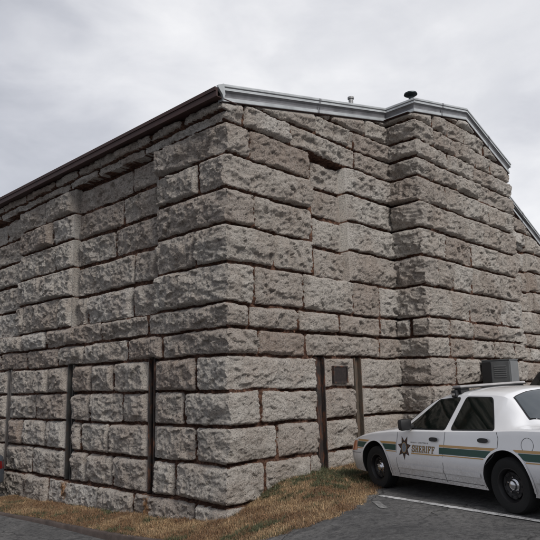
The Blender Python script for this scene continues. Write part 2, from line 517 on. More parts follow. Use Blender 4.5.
        # dressed margins beside steps
        dR = b_-u
        for flag, dd_ in ((ea, u-a), (eb, dR)):
            if flag and not (pb and dd_ is dR):
                t = np.clip((dd_-.05)/.06, 0, 1)
                hf = hf*t+(.018+.008*n1[s])*(1-t)
        k = .007
        hh = -k*np.log(np.exp(-np.clip(hf, -.5, .5)/k)+np.exp(-np.clip(rampd, -.5, .6)/k))
        hh = np.where(d > 0, np.maximum(hh, -.004), -1)
        if corner_lo is not None and a < u0: pass
        better = hh > H[s]
        H[s] = np.where(better, hh, H[s])
        mo = 1-np.clip(d/.014, 0, 1)
        MO[s] = np.where(better & (d > 0), mo, MO[s])
        tv = min(1, max(0, r_.gauss(.5, .24))); rv_ = r_.random()
        if (corner_lo is not None and a < u0) or (corner_hi is not None and b_ > u1):
            rc = random.Random(c*31+(0 if name in ('side_wall', 'front_wall') else 5)+(9 if 'far' in name or b_ > 5.3 else 0)); tv = min(1, max(0, rc.gauss(.55, .22))); rv_ = rc.random()
        TI[s] = np.where(better, tv, TI[s]); RN[s] = np.where(better, rv_, RN[s])
    if clip is not None:
        cl_ = clip(gu)
        lim = .05+np.clip((cl_-.13-gv)*.9, 0, .4)
        H = np.minimum(H, lim)
    for (ua, ub, za, zb, hm) in clamps:
        w_ = np.clip(np.maximum(np.maximum(ua-gu, gu-ub), np.maximum(za-gv, gv-zb))/.05, 0, 1)
        H = np.where(H > hm, hm+(H-hm)*w_, H)
    mort = -.044+np.clip(jn*.28, -.04, .06)+n1[s if False else np.s_[:, :]]*.045+fbm(gu*30, gv*30, seed+121, 2)*.012
    H = np.maximum(H, np.minimum(mort, .002)); H = H+off
    O = np.array(origin, float); ud = np.array(udir, float); nd = np.array(ndir, float)
    P = O+gu[..., None]*ud+gv[..., None]*np.array([0, 0, 1.0])+H[..., None]*nd
    ret = dict(U=U, V=V, H=H, P=P, ud=ud, nd=nd)
    ret.update(MO=MO, TI=TI, RN=RN, name=name, parent=parent, clip=clip, gu=gu, gv=gv, off=off)
    return ret

def join_corner(A, B_, a_end, b_end, reach=.26):
    """make two height-fields share their convex corner edge (same V grid)"""
    ia = 0 if a_end == 'lo' else -1; ib = 0 if b_end == 'lo' else -1
    n = min(A['P'].shape[1], B_['P'].shape[1])
    va, vb = A['V'], B_['V']
    ha = np.maximum(A['H'][ia], -.03)*.8; hb = np.maximum(B_['H'][ib], -.03)*.8
    hb_on_a = np.interp(va, vb, hb); ha_on_b = np.interp(vb, va, ha)
    for W, end, own, other, oth_n in ((A, a_end, ha, hb_on_a, B_['nd']), (B_, b_end, hb, ha_on_b, A['nd'])):
        U = W['U']; d = (U-U[0]) if end == 'lo' else (U[-1]-U)
        w = np.clip(1-d/reach, 0, 1)
        w = w*w*(3-2*w)
        own_sh = (own-W['H'][0 if end == 'lo' else -1])
        W['P'] = W['P']+w[:, None, None]*other[None, :, None]*oth_n+(w**3)[:, None, None]*own_sh[None, :, None]*W['nd']

def emit_wall(W):
    P = W['P']; nu, nv = P.shape[:2]
    idx = np.arange(nu*nv).reshape(nu, nv)
    q = np.stack([idx[:-1, :-1], idx[1:, :-1], idx[1:, 1:], idx[:-1, 1:]], -1).reshape(-1, 4)
    ud, nd = W['ud'], W['nd']
    if np.dot(np.cross(ud, [0, 0, 1.0]), nd) < 0: q = q[:, ::-1]
    if W['clip'] is not None:
        gu = W['gu'].reshape(-1); gv = W['gv'].reshape(-1)
        ok = gv < W['clip'](gu)
        q = q[ok[q].any(axis=1)]
    used = np.unique(q); remap = -np.ones(nu*nv, dtype=np.int64); remap[used] = np.arange(len(used))
    q = remap[q]; Pv = P.reshape(-1, 3)[used]
    me = bpy.data.meshes.new(W['name'])
    me.vertices.add(len(Pv)); me.vertices.foreach_set('co', Pv.astype(np.float32).ravel())
    me.loops.add(q.size); me.loops.foreach_set('vertex_index', q.astype(np.int32).ravel())
    me.polygons.add(len(q)); me.polygons.foreach_set('loop_start', np.arange(0, q.size, 4, dtype=np.int32))
    me.update(calc_edges=True)
    me.polygons.foreach_set('use_smooth', np.ones(len(q), dtype=bool))
    col = me.attributes.new('stone', 'FLOAT_COLOR', 'POINT')
    arr = np.stack([W['MO'].reshape(-1)[used], W['TI'].reshape(-1)[used], W['RN'].reshape(-1)[used], np.ones(len(used))], -1)
    col.data.foreach_set('color', arr.astype(np.float32).ravel())
    me.materials.append(M['stone'])
    return link(bpy.data.objects.new(W['name'], me), W['parent'])

building = empty('stone_building', (0, 0, -.5))
tag(building, 'massive rock-faced grey limestone building with a gabled front and dark eaves', 'building')
bw = Matrix.Identity(4)
def to_building(o):
    o.matrix_parent_inverse = Matrix.Translation((0, 0, .5))
    return o

# rake of the roof trim (top edge) seen from the front
def rake_top(x):
    r = np.where(np.asarray(x) < 7.96, 7.06+(np.asarray(x)+.15)*.2285, 8.90-(np.asarray(x)-7.96)*.36)
    return float(r) if r.ndim == 0 else r
def rake_right(x): return 8.27-(x-10.55)*.425

def filljoints(d, u0, u1, seed, c_from=0, c_to=16, wid=(.75, 1.45)):
    r_ = random.Random(seed)
    for c in range(c_from, c_to+1):
        if c in d: continue
        u = u0; js = []
        thin = BEDS[c+1]-BEDS[c] < .5
        while True:
            u += r_.uniform(*wid)*(1.0 if not thin else .9)
            if u > u1-.35: break
            js.append(u)
        d[c] = js
    return d

# pixel-measured joint positions, in metres along each wall
side_j = {
 0: [.77, 2.6, 3.9, 5.95, 7.2, 8.9], 1: [1.35, 3.4, 4.4, 6.9], 2: [.02+.8, 3.6, 4.7, 6.3, 7.5], 3: [1.15, 3.1, 4.35, 6.85, 8.9],
 4: [.8, 3.45, 4.3, 6.25, 7.0, 9.2], 5: [1.78, 2.98, 4.68, 5.85, 7.45, 9.0], 6: [2.25, 3.95, 6.45, 7.75, 9.0],
 7: [2.98, 4.78, 5.9, 7.75], 8: [.78, 2.95, 6.85, 8.1], 9: [3.72, 6.15, 8.1], 10: [.70, 3.42, 6.3, 8.1], 11: [3.08, 6.75, 8.1, 9.3],
 12: [], 13: []}
filljoints(side_j, 9.3, 13.5, 3, wid=(.9, 1.6))
for c in range(12): side_j[c] = side_j[c]+[10.3+.31*((c*5) % 4), 11.6+.27*((c*3) % 5), 12.9]
SLOTS_S = [(2.03, 2.26, -.30, 2.25, -.30), (5.10, 5.40, -.30, 2.25, -.30), (8.30, 8.52, -.30, 2.25, -.30), (11.5, 11.8, -.30, 2.25, -.3)]
front_j = {0: [1.2, 2.9, 4.3], 1: [.82, 2.05], 2: [1.15], 3: [.76], 4: [], 5: [.72, 2.0, 4.55], 6: [.48, 1.78, 3.1, 4.6],
 7: [.62, 2.0, 3.62, 4.62], 8: [1.15], 9: [.68], 10: [], 11: [.58], 12: [.44, 1.75, 3.93], 13: [2.55, 3.72, 3.92], 14: [3.1, 4.4], 15: [2.5, 4.0], 16: [3.0]}
SLOTS_F = [(2.28, 2.60, -.2, 2.22, -.30), (3.55, 3.84, -.2, 2.22, -.30)]

v_lo = -1.15
cornice_joint = lambda s: None
# cornice courses at the side are thin twin mouldings
_BEDS = BEDS
def side_beds():
    b = list(_BEDS)
    b[12:] = [6.42, 6.60, 6.79, 6.90, 7.84, 8.3, 8.8]
    return b
BEDS = side_beds()
sj = dict(side_j); sj[12] = [2.4, 4.2, 5.5, 7.3, 9.4, 11]; sj[13] = [1.05, 2.1, 3.4, 5.0, 6.1, 7.7, 9.1, 10.6]
WS = build_wall('side_wall', (0, 0, 0), (0, 1, 0), (-1, 0, 0), 0, 13.5, v_lo, 7.0, sj, building,
     zones=[(1.97, 5.30, 3.10, 6.43, -.14), (8.10, 11.4, 3.10, 6.43, -.14)]+SLOTS_S,
     offs={0: .045, 6: .02, 12: .045, 13: .13, 14: .13}, corner_lo=1, seed=101)
BEDS = _BEDS
WF = build_wall('front_wall', (0, 0, 0), (1, 0, 0), (0, -1, 0), 0, 5.45, v_lo, 8.25, front_j, building,
     zones=[(2.28, 3.56, 3.825, 6.43, -.19)]+SLOTS_F, offs={0: .03, 6: .02}, clip=lambda u: rake_top(u)-.20,
     corner_lo=1, clamps=[(2.76, 3.27, 1.64, 2.04, .04)], seed=202)
# the cornice mouldings turn the corner for a short length
m_ = (WF['gu'] < .30) & (WF['gv'] > 6.45)
WF['H'] = WF['H']+0.0
join_corner(WS, WF, 'lo', 'lo')
pav_j = {5: [.95, 2.05, 3.3, 4.6], 6: [.9+.1, 2.15, 3.6], 7: [1.12, 2.1, 3.9], 8: [.62, 1.35, 2.3, 2.9, 4.1], 9: [1.1, 2.4, 3.9], 10: [.55, 2.1, 3.2, 4.2],
 11: [1.25, 2.2, 3.7], 12: [.75, 1.9, 3.1], 13: [1.5, 2.9, 4.3]}
filljoints(pav_j, 0, 5.1, 9)
WP = build_wall('projecting_bay_front', (5.33, -.8, 0), (1, 0, 0), (0, -1, 0), 0, 5.12, v_lo, 8.8, pav_j, building,
     offs={0: .03, 6: .02}, clip=lambda u: np.where(u+5.33 < 7.96, 7.06+(u+5.48)*.2285, 8.90-(u+5.33-7.96)*.36)-.20,
     corner_lo=1, corner_hi=1, seed=303)
ret_j = {c: [] for c in range(17)}
ret_j[6] = [.42]
WR = build_wall('projecting_bay_return', (5.33, 0, 0), (0, -1, 0), (-1, 0, 0), 0, .8, v_lo, 8.4, ret_j, building,
     offs={0: .03, 6: .02}, clip=lambda u: u*0+8.15, corner_hi=1, seed=404)
join_corner(WR, WP, 'hi', 'lo')
WR2 = build_wall('projecting_bay_far_return', (10.45, 0, 0), (0, -1, 0), (1, 0, 0), 0, .8, v_lo, 8.2, ret_j, building,
     offs={6: .02}, clip=lambda u: u*0+7.95, corner_hi=1, seed=505, du=.03)
join_corner(WR2, WP, 'hi', 'hi')
far_j = filljoints({}, 0, 5.4, 12, wid=(.7, 1.3))
WF2 = build_wall('far_front_wall', (10.35, 0, 0), (1, 0, 0), (0, -1, 0), 0, 5.45, v_lo, 8.3, far_j, building,
     zones=[(1.9, 3.1, 3.825, 6.0, -.10)], offs={6: .02}, clip=lambda u: rake_right(u+10.35)-.20, corner_hi=1, seed=606, du=.02)
for W in (WS, WF, WP, WR, WR2, WF2): to_building(emit_wall(W))
# plain rear sides so the block is closed when seen from elsewhere
back = mesh_obj('rear_wall', [(15.8, 0, -1.1), (15.8, 13.5, -1.1), (15.8, 13.5, 6.0), (15.8, 0, 6.0),
                              (0, 13.5, -1.1), (0, 13.5, 6.9), (7.96, 13.5, 8.7)],
                [(0, 1, 2, 3), (4, 5, 6, 2, 1)], simple('rear_masonry', (.28, .26, .24), .9, var=.5, scale=2, bump=.6, bscale=6), building)
to_building(back)

# ---- roof
rz = lambda x: rake_top(x)-.012
X0r, X1r = -.34, 15.95
roofv = [(-.30, -.13, 6.93), (7.96, -.13, rz(7.96)), (15.9, -.13, 5.98), (-.30, 13.8, 6.93), (7.96, 13.8, rz(7.96)), (15.9, 13.8, 5.98),
         (5.2, -.93, rz(5.2)), (7.96, -.93, rz(7.96)), (10.5, -.93, rake_top(10.5)-.02), (10.5, -.13, rake_top(10.5)-.02), (5.2, -.13, rz(5.2)-.002)]
rf = mesh_obj('roof', roofv, [(0, 1, 4, 3), (1, 2, 5, 4), (6, 7, 1, 10), (7, 8, 9, 1)], M['roof'], building)
to_building(rf)

# ---- trim swept along the rake
def sweep(name, path, prof, mats, mi, parent, closed_ends=True):
    """path: (x,y,z) polyline in plan order; outward side is to the right of travel; prof: (out, up)"""
    n = len(path); pts = []
    dirs = []
    for i in range(n-1):
        d = Vector((path[i+1][0]-path[i][0], path[i+1][1]-path[i][1])); dirs.append(d.normalized())
    for i in range(n):
        if i == 0: d = dirs[0]; m = Vector((d.y, -d.x))
        elif i == n-1: d = dirs[-1]; m = Vector((d.y, -d.x))
        else:
            a = Vector((dirs[i-1].y, -dirs[i-1].x)); b = Vector((dirs[i].y, -dirs[i].x))
            m = (a+b).normalized(); m = m/max(.3, m.dot(a))
        for o, u in prof:
            pts.append((path[i][0]+m.x*o, path[i][1]+m.y*o, path[i][2]+u))
    k = len(prof); fs = []; ms = []
    for i in range(n-1):
        for j in range(k-1):
            fs.append((i*k+j, (i+1)*k+j, (i+1)*k+j+1, i*k+j+1)); ms.append(mi[j])
    fs.append(tuple(range(k-1, -1, -1))); ms.append(0)
    fs.append(tuple((n-1)*k+j for j in range(k))); ms.append(0)
    return mesh_obj(name, pts, fs, mats, parent, mi=ms)

prof = [(-.02, -.004), (.055, 0), (.062, -.012), (.062, -.05), (.040, -.058), (.040, -.068), (.050, -.075), (.050, -.12), (.030, -.13),
        (.004, -.155), (-.012, -.20), (-.012, -.235), (.012, -.245), (.012, -.31), (.004, -.32), (-.12, -.318)]
mi = [0, 0, 0, 0, 1, 1, 0, 1, 1, 1, 1, 1, 0, 0, 2]
y1, y2 = -.10, -.90
path = [(-.16, y1, rake_top(-.16)), (5.24, y1, rake_top(5.24)), (5.24, y2, rake_top(5.24)), (7.96, y2, 8.90), (10.52, y2, rake_top(10.52)), (10.52, y1, rake_top(10.52)+.03)]
tr = sweep('rake_trim', path, prof, [M['trim'], M['trim_dark'], M['eave']], mi, building); to_building(tr)
path2 = [(10.60, y1, rake_right(10.6)), (15.95, y1, rake_right(15.95))]
tr2 = sweep('rake_trim', path2, prof, [M['trim'], M['trim_dark'], M['eave']], mi, building); to_building(tr2)
for xs_, f_r, yy, nm in ((2.62, rake_top, y1, 0), (6.6, rake_top, y2, 0), (9.2, rake_top, y2, 0), (13.2, rake_right, y1, 0)):
    pj = [(o+.005 if o > -.1 else o, u+(.004 if i == 0 else 0)) for i, (o, u) in enumerate(prof[:-1])]
    jn_ = sweep('trim_joint', [(xs_-.035, yy, f_r(xs_-.035)), (xs_+.035, yy, f_r(xs_+.035))], pj, [M['trim_dark']], [0]*20, building)
    to_building(jn_)
# soffit boards under the trim
bm = bmesh.new()
def quad(bm, pts):
    vs = [bm.verts.new(p) for p in pts]; bm.faces.new(vs)
for (xa, xb, ya, yb, f) in ((-.16, 5.24, y1, .15, rake_top), (5.24, 7.96, y2, -.6, rake_top), (7.96, 10.52, y2, -.6, rake_top), (10.6, 15.95, y1, .15, rake_right)):
    quad(bm, [(xa, ya+.115 if ya == y1 else ya+.11, f(xa)-.322), (xb, ya+.11, f(xb)-.322), (xb, yb, f(xb)-.322), (xa, yb, f(xa)-.322)])
quad(bm, [(5.13+.0, y1+.1, rake_top(5.24)-.322), (5.5, y1+.1, rake_top(5.24)-.322), (5.5, y2+.1, rake_top(5.24)-.322), (5.13, y2+.1, rake_top(5.24)-.322)])
to_building(bm_obj('soffit', bm, M['eave'], building))
# metal end-cap where the trim meets the side eave
bm = bmesh.new()
vs = [(-.30, -.165, 6.99), (-.16, -.165, 7.06), (-.13, -.165, 6.86), (-.17, -.165, 6.76), (-.20, -.165, 6.84), (-.30, -.165, 6.95)]
a = [bm.verts.new(v) for v in vs]; b2 = [bm.verts.new((v[0], v[1]+.05, v[2])) for v in vs]
bm.faces.new(a); bm.faces.new(b2[::-1])
for i in range(6): bm.faces.new((a[i], a[(i+1) % 6], b2[(i+1) % 6], b2[i]))
to_building(bm_obj('trim_end_cap', bm, M['trim'], building))
# side eave: dark fascia board, gutter lip and soffit
bm = bmesh.new()
add_box(bm, (-.345, -.16, 6.765), (-.315, 13.8, 6.93))
add_box(bm, (-.365, -.15, 6.875), (-.347, 13.8, 6.945))
add_box(bm, (-.315, -.12, 6.785), (.2, 13.8, 6.80))
to_building(bm_obj('eave_fascia', bm, M['eave'], building))
# vents on the roof
v1_ = lathe('roof_vent', [(0, .0), (.055, .0), (.055, .31), (.12, .32), (.165, .35), (.155, .385), (.08, .415), (0, .42)], M['vent'], building, 28, loc=(5.62, -.62, 8.27))
to_building(v1_)
v2_ = lathe('vent_pipe', [(0, -.2), (.055, -.2), (.055, .20), (.075, .205), (.075, .25), (.0, .26)], M['ventg'], building, 20, loc=(4.22, .18, 8.12))
to_building(v2_)

# ---- steel posts let into slots
def steel_post(mat, mat2, c, w, z0, z1, along, lean=0.0):
    """channel section: two flanges and a set-back web; along='x' front wall, 'y' side wall"""
    bm = bmesh.new()
    def bx(a0, a1, d0, d1, za, zb):
        if along == 'x': add_box(bm, (a0, -d1, za), (a1, -d0, zb), .004)
        else: add_box(bm, (-d1, a0, za), (-d0, a1, zb), .004)
    h = w/2
    bx(c-h, c-h+.022, -.19, .035, z0, z1); bx(c+h-.022, c+h, -.19, .035, z0, z1)
    bx(c-h+.0225, c+h-.0225, -.19, -.16+.10, z0+.004, z1-.004)
    o = bm_obj('steel_post', bm, mat, building); to_building(o)
    for k in range(5):
        z = z0+(z1-z0)*(.08+.21*k)
        bm = bmesh.new()
        r = bmesh.ops.create_uvsphere(bm, u_segments=10, v_segments=6, radius=.022)
        for v in r['verts']:
            p = v.co.copy()
            v.co = Vector((c+p.x, .06+p.y*.6, z+p.z)) if along == 'x' else Vector((.06+p.y*.6, c+p.x, z+p.z))
        rv = bm_obj('rivet', bm, mat, o, 40)
    return o
steel_post(M['steel'], None, 2.44, .27, -.02, 2.19, 'x')
steel_post(M['steel_l'], None, 3.695, .24, -.02, 2.19, 'x')
steel_post(M['steel'], None, 2.145, .19, -.28, 2.22, 'y')
steel_post(M['steel_b'], None, 5.25, .24, -.28, 2.22, 'y')
steel_post(M['steel_g'], None, 8.41, .15, -.28, 2.22, 'y')
steel_post(M['steel'], None, 11.65, .24, -.28, 2.22, 'y')
# bronze plate
bm = bmesh.new(); add_box(bm, (2.80, -.085, 1.685), (3.235, -.02, 2.0), .006)
pl = bm_obj('wall_plaque', bm, M['bronze'], building); to_building(pl)
bm = bmesh.new()
for (lo, hi) in (((2.785, -.10, 1.67), (2.815, -.03, 2.015)), ((3.22, -.10, 1.67), (3.25, -.03, 2.015)), ((2.8155, -.10, 1.985), (3.2195, -.03, 2.0155)), ((2.8155, -.10, 1.67), (3.2195, -.03, 1.70))):
    add_box(bm, lo, hi, .003)
pf = bm_obj('plaque_frame', bm, M['steel'], building); pf.parent = pl; pf.matrix_parent_inverse = Matrix.Identity(4)

# ------------------------------------------------------------------ ground
def smooth(t): t = np.clip(t, 0, 1); return t*t*(3-2*t)
def gz(x, y):
    x = np.asarray(x, float); y = np.asarray(y, float)
    L = -.023+(x-1.59)*.0219*1.0-(y+1.86)*.0387
    L = np.clip(L, -.35, .35)
    u = (x-y)/math.sqrt(2)
    s = smooth((u+2.2)/4.2)
    return L*s+(-.87)*(1-s)
g = np.linspace(-1, 1, 221)
gx = 4.0+np.sinh(g*5.2)/np.sinh(5.2)*900+g*10
gy = -2.0+np.sinh(g*5.2)/np.sinh(5.2)*900+g*10
GX, GY = np.meshgrid(gx, gy, indexing='ij')
GZ = gz(GX, GY)-.012*np.exp(-((GX+1)**2+(GY+6)**2)/4)
n = len(g)
verts = np.stack([GX, GY, GZ], -1).reshape(-1, 3)
idx = np.arange(n*n).reshape(n, n)
faces = np.stack([idx[:-1, :-1], idx[1:, :-1], idx[1:, 1:], idx[:-1, 1:]], -1).reshape(-1, 4)
gr = mesh_obj('asphalt_ground', verts.tolist(), faces.tolist(), M['asphalt'], smooth=180)
tag(gr, kind='structure')

# verge between wall and paving
outer = np.array([(-1.36, 7.6, -.855), (-1.25, 5.8, -.83), (-1.10, 3.9, -.80), (-1.04, 2.2, -.765), (-1.03, .9, -.70), (-1.10, -.2, -.60), (-1.24, -1.1, -.44),
                  (-1.22, -1.75, -.30), (-.95, -2.3, -.16), (-.43, -2.58, -.05), (.35, -2.42, .01), (1.1, -2.12, .02), (1.9, -1.75, .03), (3.0, -1.5, .05), (5.0, -1.42, .08), (7.5, -1.60, .12), (10.5, -1.7, .2)])
inner = np.array([(.15, 7.6, -.82), (.15, 5.8, -.78), (.15, 3.9, -.70), (.15, 2.6, -.64), (.15, 1.6, -.58), (.15, .8, -.54), (.13, .3, -.50),
                  (.12, .12, -.47), (.35, .15, -.40), (.75, .15, -.24), (1.25, .15, -.05), (1.9, .15, .0), (2.6, .15, .02), (3.4, .15, .06), (5.5, .15, .10), (7.5, -.6, .12), (10.5, -.6, .2)])
def resample(p, m):
    t = np.arange(len(p)); tt = np.linspace(0, len(p)-1, m)
    # smooth Catmull-Rom
    out = []
    for s in tt:
        i = min(int(s), len(p)-2); f = s-i
        p0 = p[max(i-1, 0)]; p1 = p[i]; p2 = p[i+1]; p3 = p[min(i+2, len(p)-1)]
        out.append(.5*((2*p1)+(-p0+p2)*f+(2*p0-5*p1+4*p2-p3)*f*f+(-p0+3*p1-3*p2+p3)*f**3))
    return np.array(out)
NU, NV = 300, 34
O_ = resample(outer, NU); I_ = resample(inner, NU)
# ragged outer edge on the unkerbed part
tt_ = np.linspace(0, 1, NU)
rag = vnoise(tt_*70, tt_*0, 5)*.07+vnoise(tt_*190, tt_*0, 6)*.04
O_[:, :2] += (I_[:, :2]-O_[:, :2])*(rag*smooth((tt_-.36)*12))[:, None]
isk = tt_ < .36
zmin = gz(O_[:, 0], O_[:, 1])
O_[:, 2] = np.where(isk, O_[:, 2], zmin-.012)
f = np.linspace(0, 1, NV)[None, :, None]
VP = O_[:, None, :]*(1-f)+I_[:, None, :]*f
hump = np.sin(np.pi*f[..., 0])*.015*smooth((tt_[:, None]-.3)*5)
und = fbm(VP[..., 0]*2.2, VP[..., 1]*2.2, 77, 4)*.07*np.sin(np.pi*np.clip(f[..., 0]*.96+.02, 0, 1))**.5
VP[..., 2] += hump+und*smooth(f[..., 0]*7)+.022*smooth(f[..., 0]*14)*(~isk)[:, None]
idx = np.arange(NU*NV).reshape(NU, NV)
faces = np.stack([idx[:-1, :-1], idx[1:, :-1], idx[1:, 1:], idx[:-1, 1:]], -1).reshape(-1, 4)
vg = mesh_obj('grass_verge', VP.reshape(-1, 3).tolist(), faces.tolist(), M['verge'], smooth=180)
tag(vg, kind='structure')

# kerb
kp = O_[(tt_ < .40)]
kprof = [(0.065, -.30), (.06, -.03), (.045, -.004), (0, .008), (-.03, .004), (-.03, -.30)]
kv = []; kf = []
for i, p in enumerate(kp):
    a = kp[max(i-1, 0)]; b = kp[min(i+1, len(kp)-1)]
    d = b[:2]-a[:2]; d /= np.linalg.norm(d); nrm = np.array([d[1], -d[0]])
    if nrm[0] > 0 and p[1] > 0: nrm = -nrm
    dz = .0 if i < len(kp)-20 else -.11*((i-(len(kp)-20))/20)
    jit = random.uniform(-.004, .004)
    for o, u in kprof: kv.append((p[0]+nrm[0]*o+jit, p[1]+nrm[1]*o, p[2]+u+dz+jit))
k = len(kprof)
for i in range(len(kp)-1):
    for j in range(k-1): kf.append((i*k+j, (i+1)*k+j, (i+1)*k+j+1, i*k+j+1))
kf.append(tuple(range(k))); kf.append(tuple((len(kp)-1)*k+j for j in range(k)))
kb = mesh_obj('kerb', kv, kf, M['curb'], smooth=30)
tag(kb, kind='structure')

# painted bay lines
def strip_line(name, pts, w, z=.006, mat='line'):
    vs = []; fs = []
    P = [Vector(p) for p in pts]; m = 60
    a, b = P[0], P[-1]; d = (b-a).normalized(); nn = Vector((-d.y, d.x))
    for i in range(m+1):
        p = a.lerp(b, i/m)
        e = 0.006*math.sin(i*1.7)
        for s in (-1, 1):
            q = p+nn*(s*(w/2+e)); vs.append((q.x, q.y, float(gz(q.x, q.y))+z))
    for i in range(m): fs.append((2*i, 2*i+2, 2*i+3, 2*i+1))
    o = mesh_obj(name, vs, fs, M[mat]); tag(o, kind='structure'); return o
strip_line('bay_marking', [(.98, -2.30), (-.52, -7.6)], .105)
strip_line('bay_marking', [(.56, -2.50), (.16, -2.92)], .10, mat='old_line')
strip_line('bay_marking', [(3.9, -3.3), (2.2, -8.4)], .10)

# grass blades
def grass():
    NB = 170000
    i = rng.random(NB)*(NU-2); j = rng.random(NB)*(NV-1)
    # denser near the front of the frame, cover the kerbed strip too
    ii = i.astype(int); jj = np.minimum(j.astype(int), NV-2); fi = i-ii; fj = j-jj
    Pg = (VP[ii, jj]*((1-fi)*(1-fj))[:, None]+VP[ii+1, jj]*(fi*(1-fj))[:, None]+VP[ii, jj+1]*((1-fi)*fj)[:, None]+VP[ii+1, jj+1]*(fi*fj)[:, None])
    keep = (Pg[:, 0] < 5.2)
    Pg = Pg[keep]; jn = (j/(NV-1))[keep]; NB = len(Pg)
    sp = np.where(rng.random(NB) < .35, rng.normal(0, .035, NB), 0)*(jn < .12); Pg[:, 0] -= sp*.6; Pg[:, 1] -= np.abs(sp)*(Pg[:, 0] > -1.0)
    gn = fbm(Pg[:, 0]*1.3+4.1, Pg[:, 1]*1.3+7.7, 31, 3)+fbm(Pg[:, 0]*6, Pg[:, 1]*6, 41, 2)*.6
    # greener beside the front wall
    green = gn+.16*np.exp(-((Pg[:, 0]-1.7)/1.0)**2-((Pg[:, 1]+.8)/.55)**2)+.06*(jn > .8)-.09
    isg = green+rng.normal(0, .06, NB) > .07
    L = rng.gamma(2.6, .0125, NB)*np.where(isg, 1.15, .9)+.008
    L *= np.where(jn > .93, 1.7, 1)
    th = rng.random(NB)*2*np.pi; lean = rng.uniform(.15, 1.3, NB)
    d = np.stack([np.cos(th), np.sin(th)], -1)
    w = rng.uniform(.0014, .0034, NB)
    s = np.stack([-d[:, 1], d[:, 0]], -1)*w[:, None]
    base = Pg.copy(); base[:, 2] -= .004
    mid = base.copy(); mid[:, :2] += d*(L*np.sin(lean)*.4)[:, None]; mid[:, 2] += L*np.cos(lean*.6)*.55
    tip = base.copy(); tip[:, :2] += d*(L*np.sin(lean))[:, None]; tip[:, 2] += np.maximum(L*np.cos(lean)*.95, .010)
    V = np.empty((NB, 5, 3))
    V[:, 0] = base; V[:, 0, :2] -= s; V[:, 1] = base; V[:, 1, :2] += s
    V[:, 2] = mid; V[:, 2, :2] += s*.8; V[:, 3] = mid; V[:, 3, :2] -= s*.8; V[:, 4] = tip
    r = rng.random(NB)[:, None]
    pn = smooth((fbm(Pg[:, 0]*2.1, Pg[:, 1]*2.1, 61, 4)+.16)*3.2)[:, None]
    tan = (np.array([.40, .295, .175])*pn+np.array([.19, .13, .08])*(1-pn))*(.34+.74*r)+np.array([.05, .0, -.02])*rng.random((NB, 1))
    grn = np.array([.080, .086, .040])*(.45+.9*r)
    colr = np.where(isg[:, None], grn, tan)
    colr = np.clip(colr, .01, .6)
    nl = 900
    k_ = rng.integers(0, NB, nl); C_ = Pg[k_].copy(); C_[:, 2] += .012+.012*rng.random(nl)
    stray = rng.random(nl) < .12; C_[:, :2] += rng.normal(0, .16, (nl, 2))*stray[:, None]
    C_[:, 2] = np.where(stray, np.maximum(C_[:, 2], gz(C_[:, 0], C_[:, 1])+.008), C_[:, 2])
    lt = rng.random(nl)*2*np.pi; ls = rng.uniform(.010, .024, nl); dl = np.stack([np.cos(lt), np.sin(lt)], -1); sl_ = np.stack([-dl[:, 1], dl[:, 0]], -1)
    LV = np.repeat(C_[:, None, :], 5, 1)
    LV[:, 0, :2] += -dl*ls[:, None]; LV[:, 1, :2] += sl_*ls[:, None]*.6; LV[:, 3, :2] -= sl_*ls[:, None]*.6; LV[:, 2, :2] += dl*ls[:, None]*.5+sl_*ls[:, None]*.2
    LV[:, 4, :2] += dl*ls[:, None]*1.3-sl_*ls[:, None]*.2; LV[:, 2, 2] += ls*.5; LV[:, 4, 2] += ls*.2; LV[:, 1, 2] += ls*rng.uniform(0, .7, nl)
    LC = np.array([.16, .085, .045])*rng.uniform(.4, 1.5, (nl, 1))
    V = np.concatenate([V, LV]); colr = np.concatenate([colr, LC]); NB += nl
    q = np.arange(NB)[:, None]*5
    me = bpy.data.meshes.new('grass')
    me.vertices.add(NB*5); me.vertices.foreach_set('co', V.astype(np.float32).ravel())
    loops = np.concatenate([q+np.array([0, 1, 2, 3]), q+np.array([3, 2, 4])], 1)
    me.loops.add(NB*7); me.loops.foreach_set('vertex_index', loops.astype(np.int32).ravel())
    st = (np.arange(NB)[:, None]*7+np.array([0, 4])).ravel()
    me.polygons.add(NB*2); me.polygons.foreach_set('loop_start', st.astype(np.int32))
    me.update(calc_edges=True)
    a = me.attributes.new('tone', 'FLOAT_COLOR', 'POINT')
    cc = np.ones((NB, 5, 4)); cc[:, :, :3] = colr[:, None, :]
    a.data.foreach_set('color', cc.astype(np.float32).ravel())
    me.materials.append(M['blade'])
    return link(bpy.data.objects.new('grass', me))
tag(grass(), 'short dry tan and green grass on the verge at the foot of the wall', 'grass', kind='stuff')

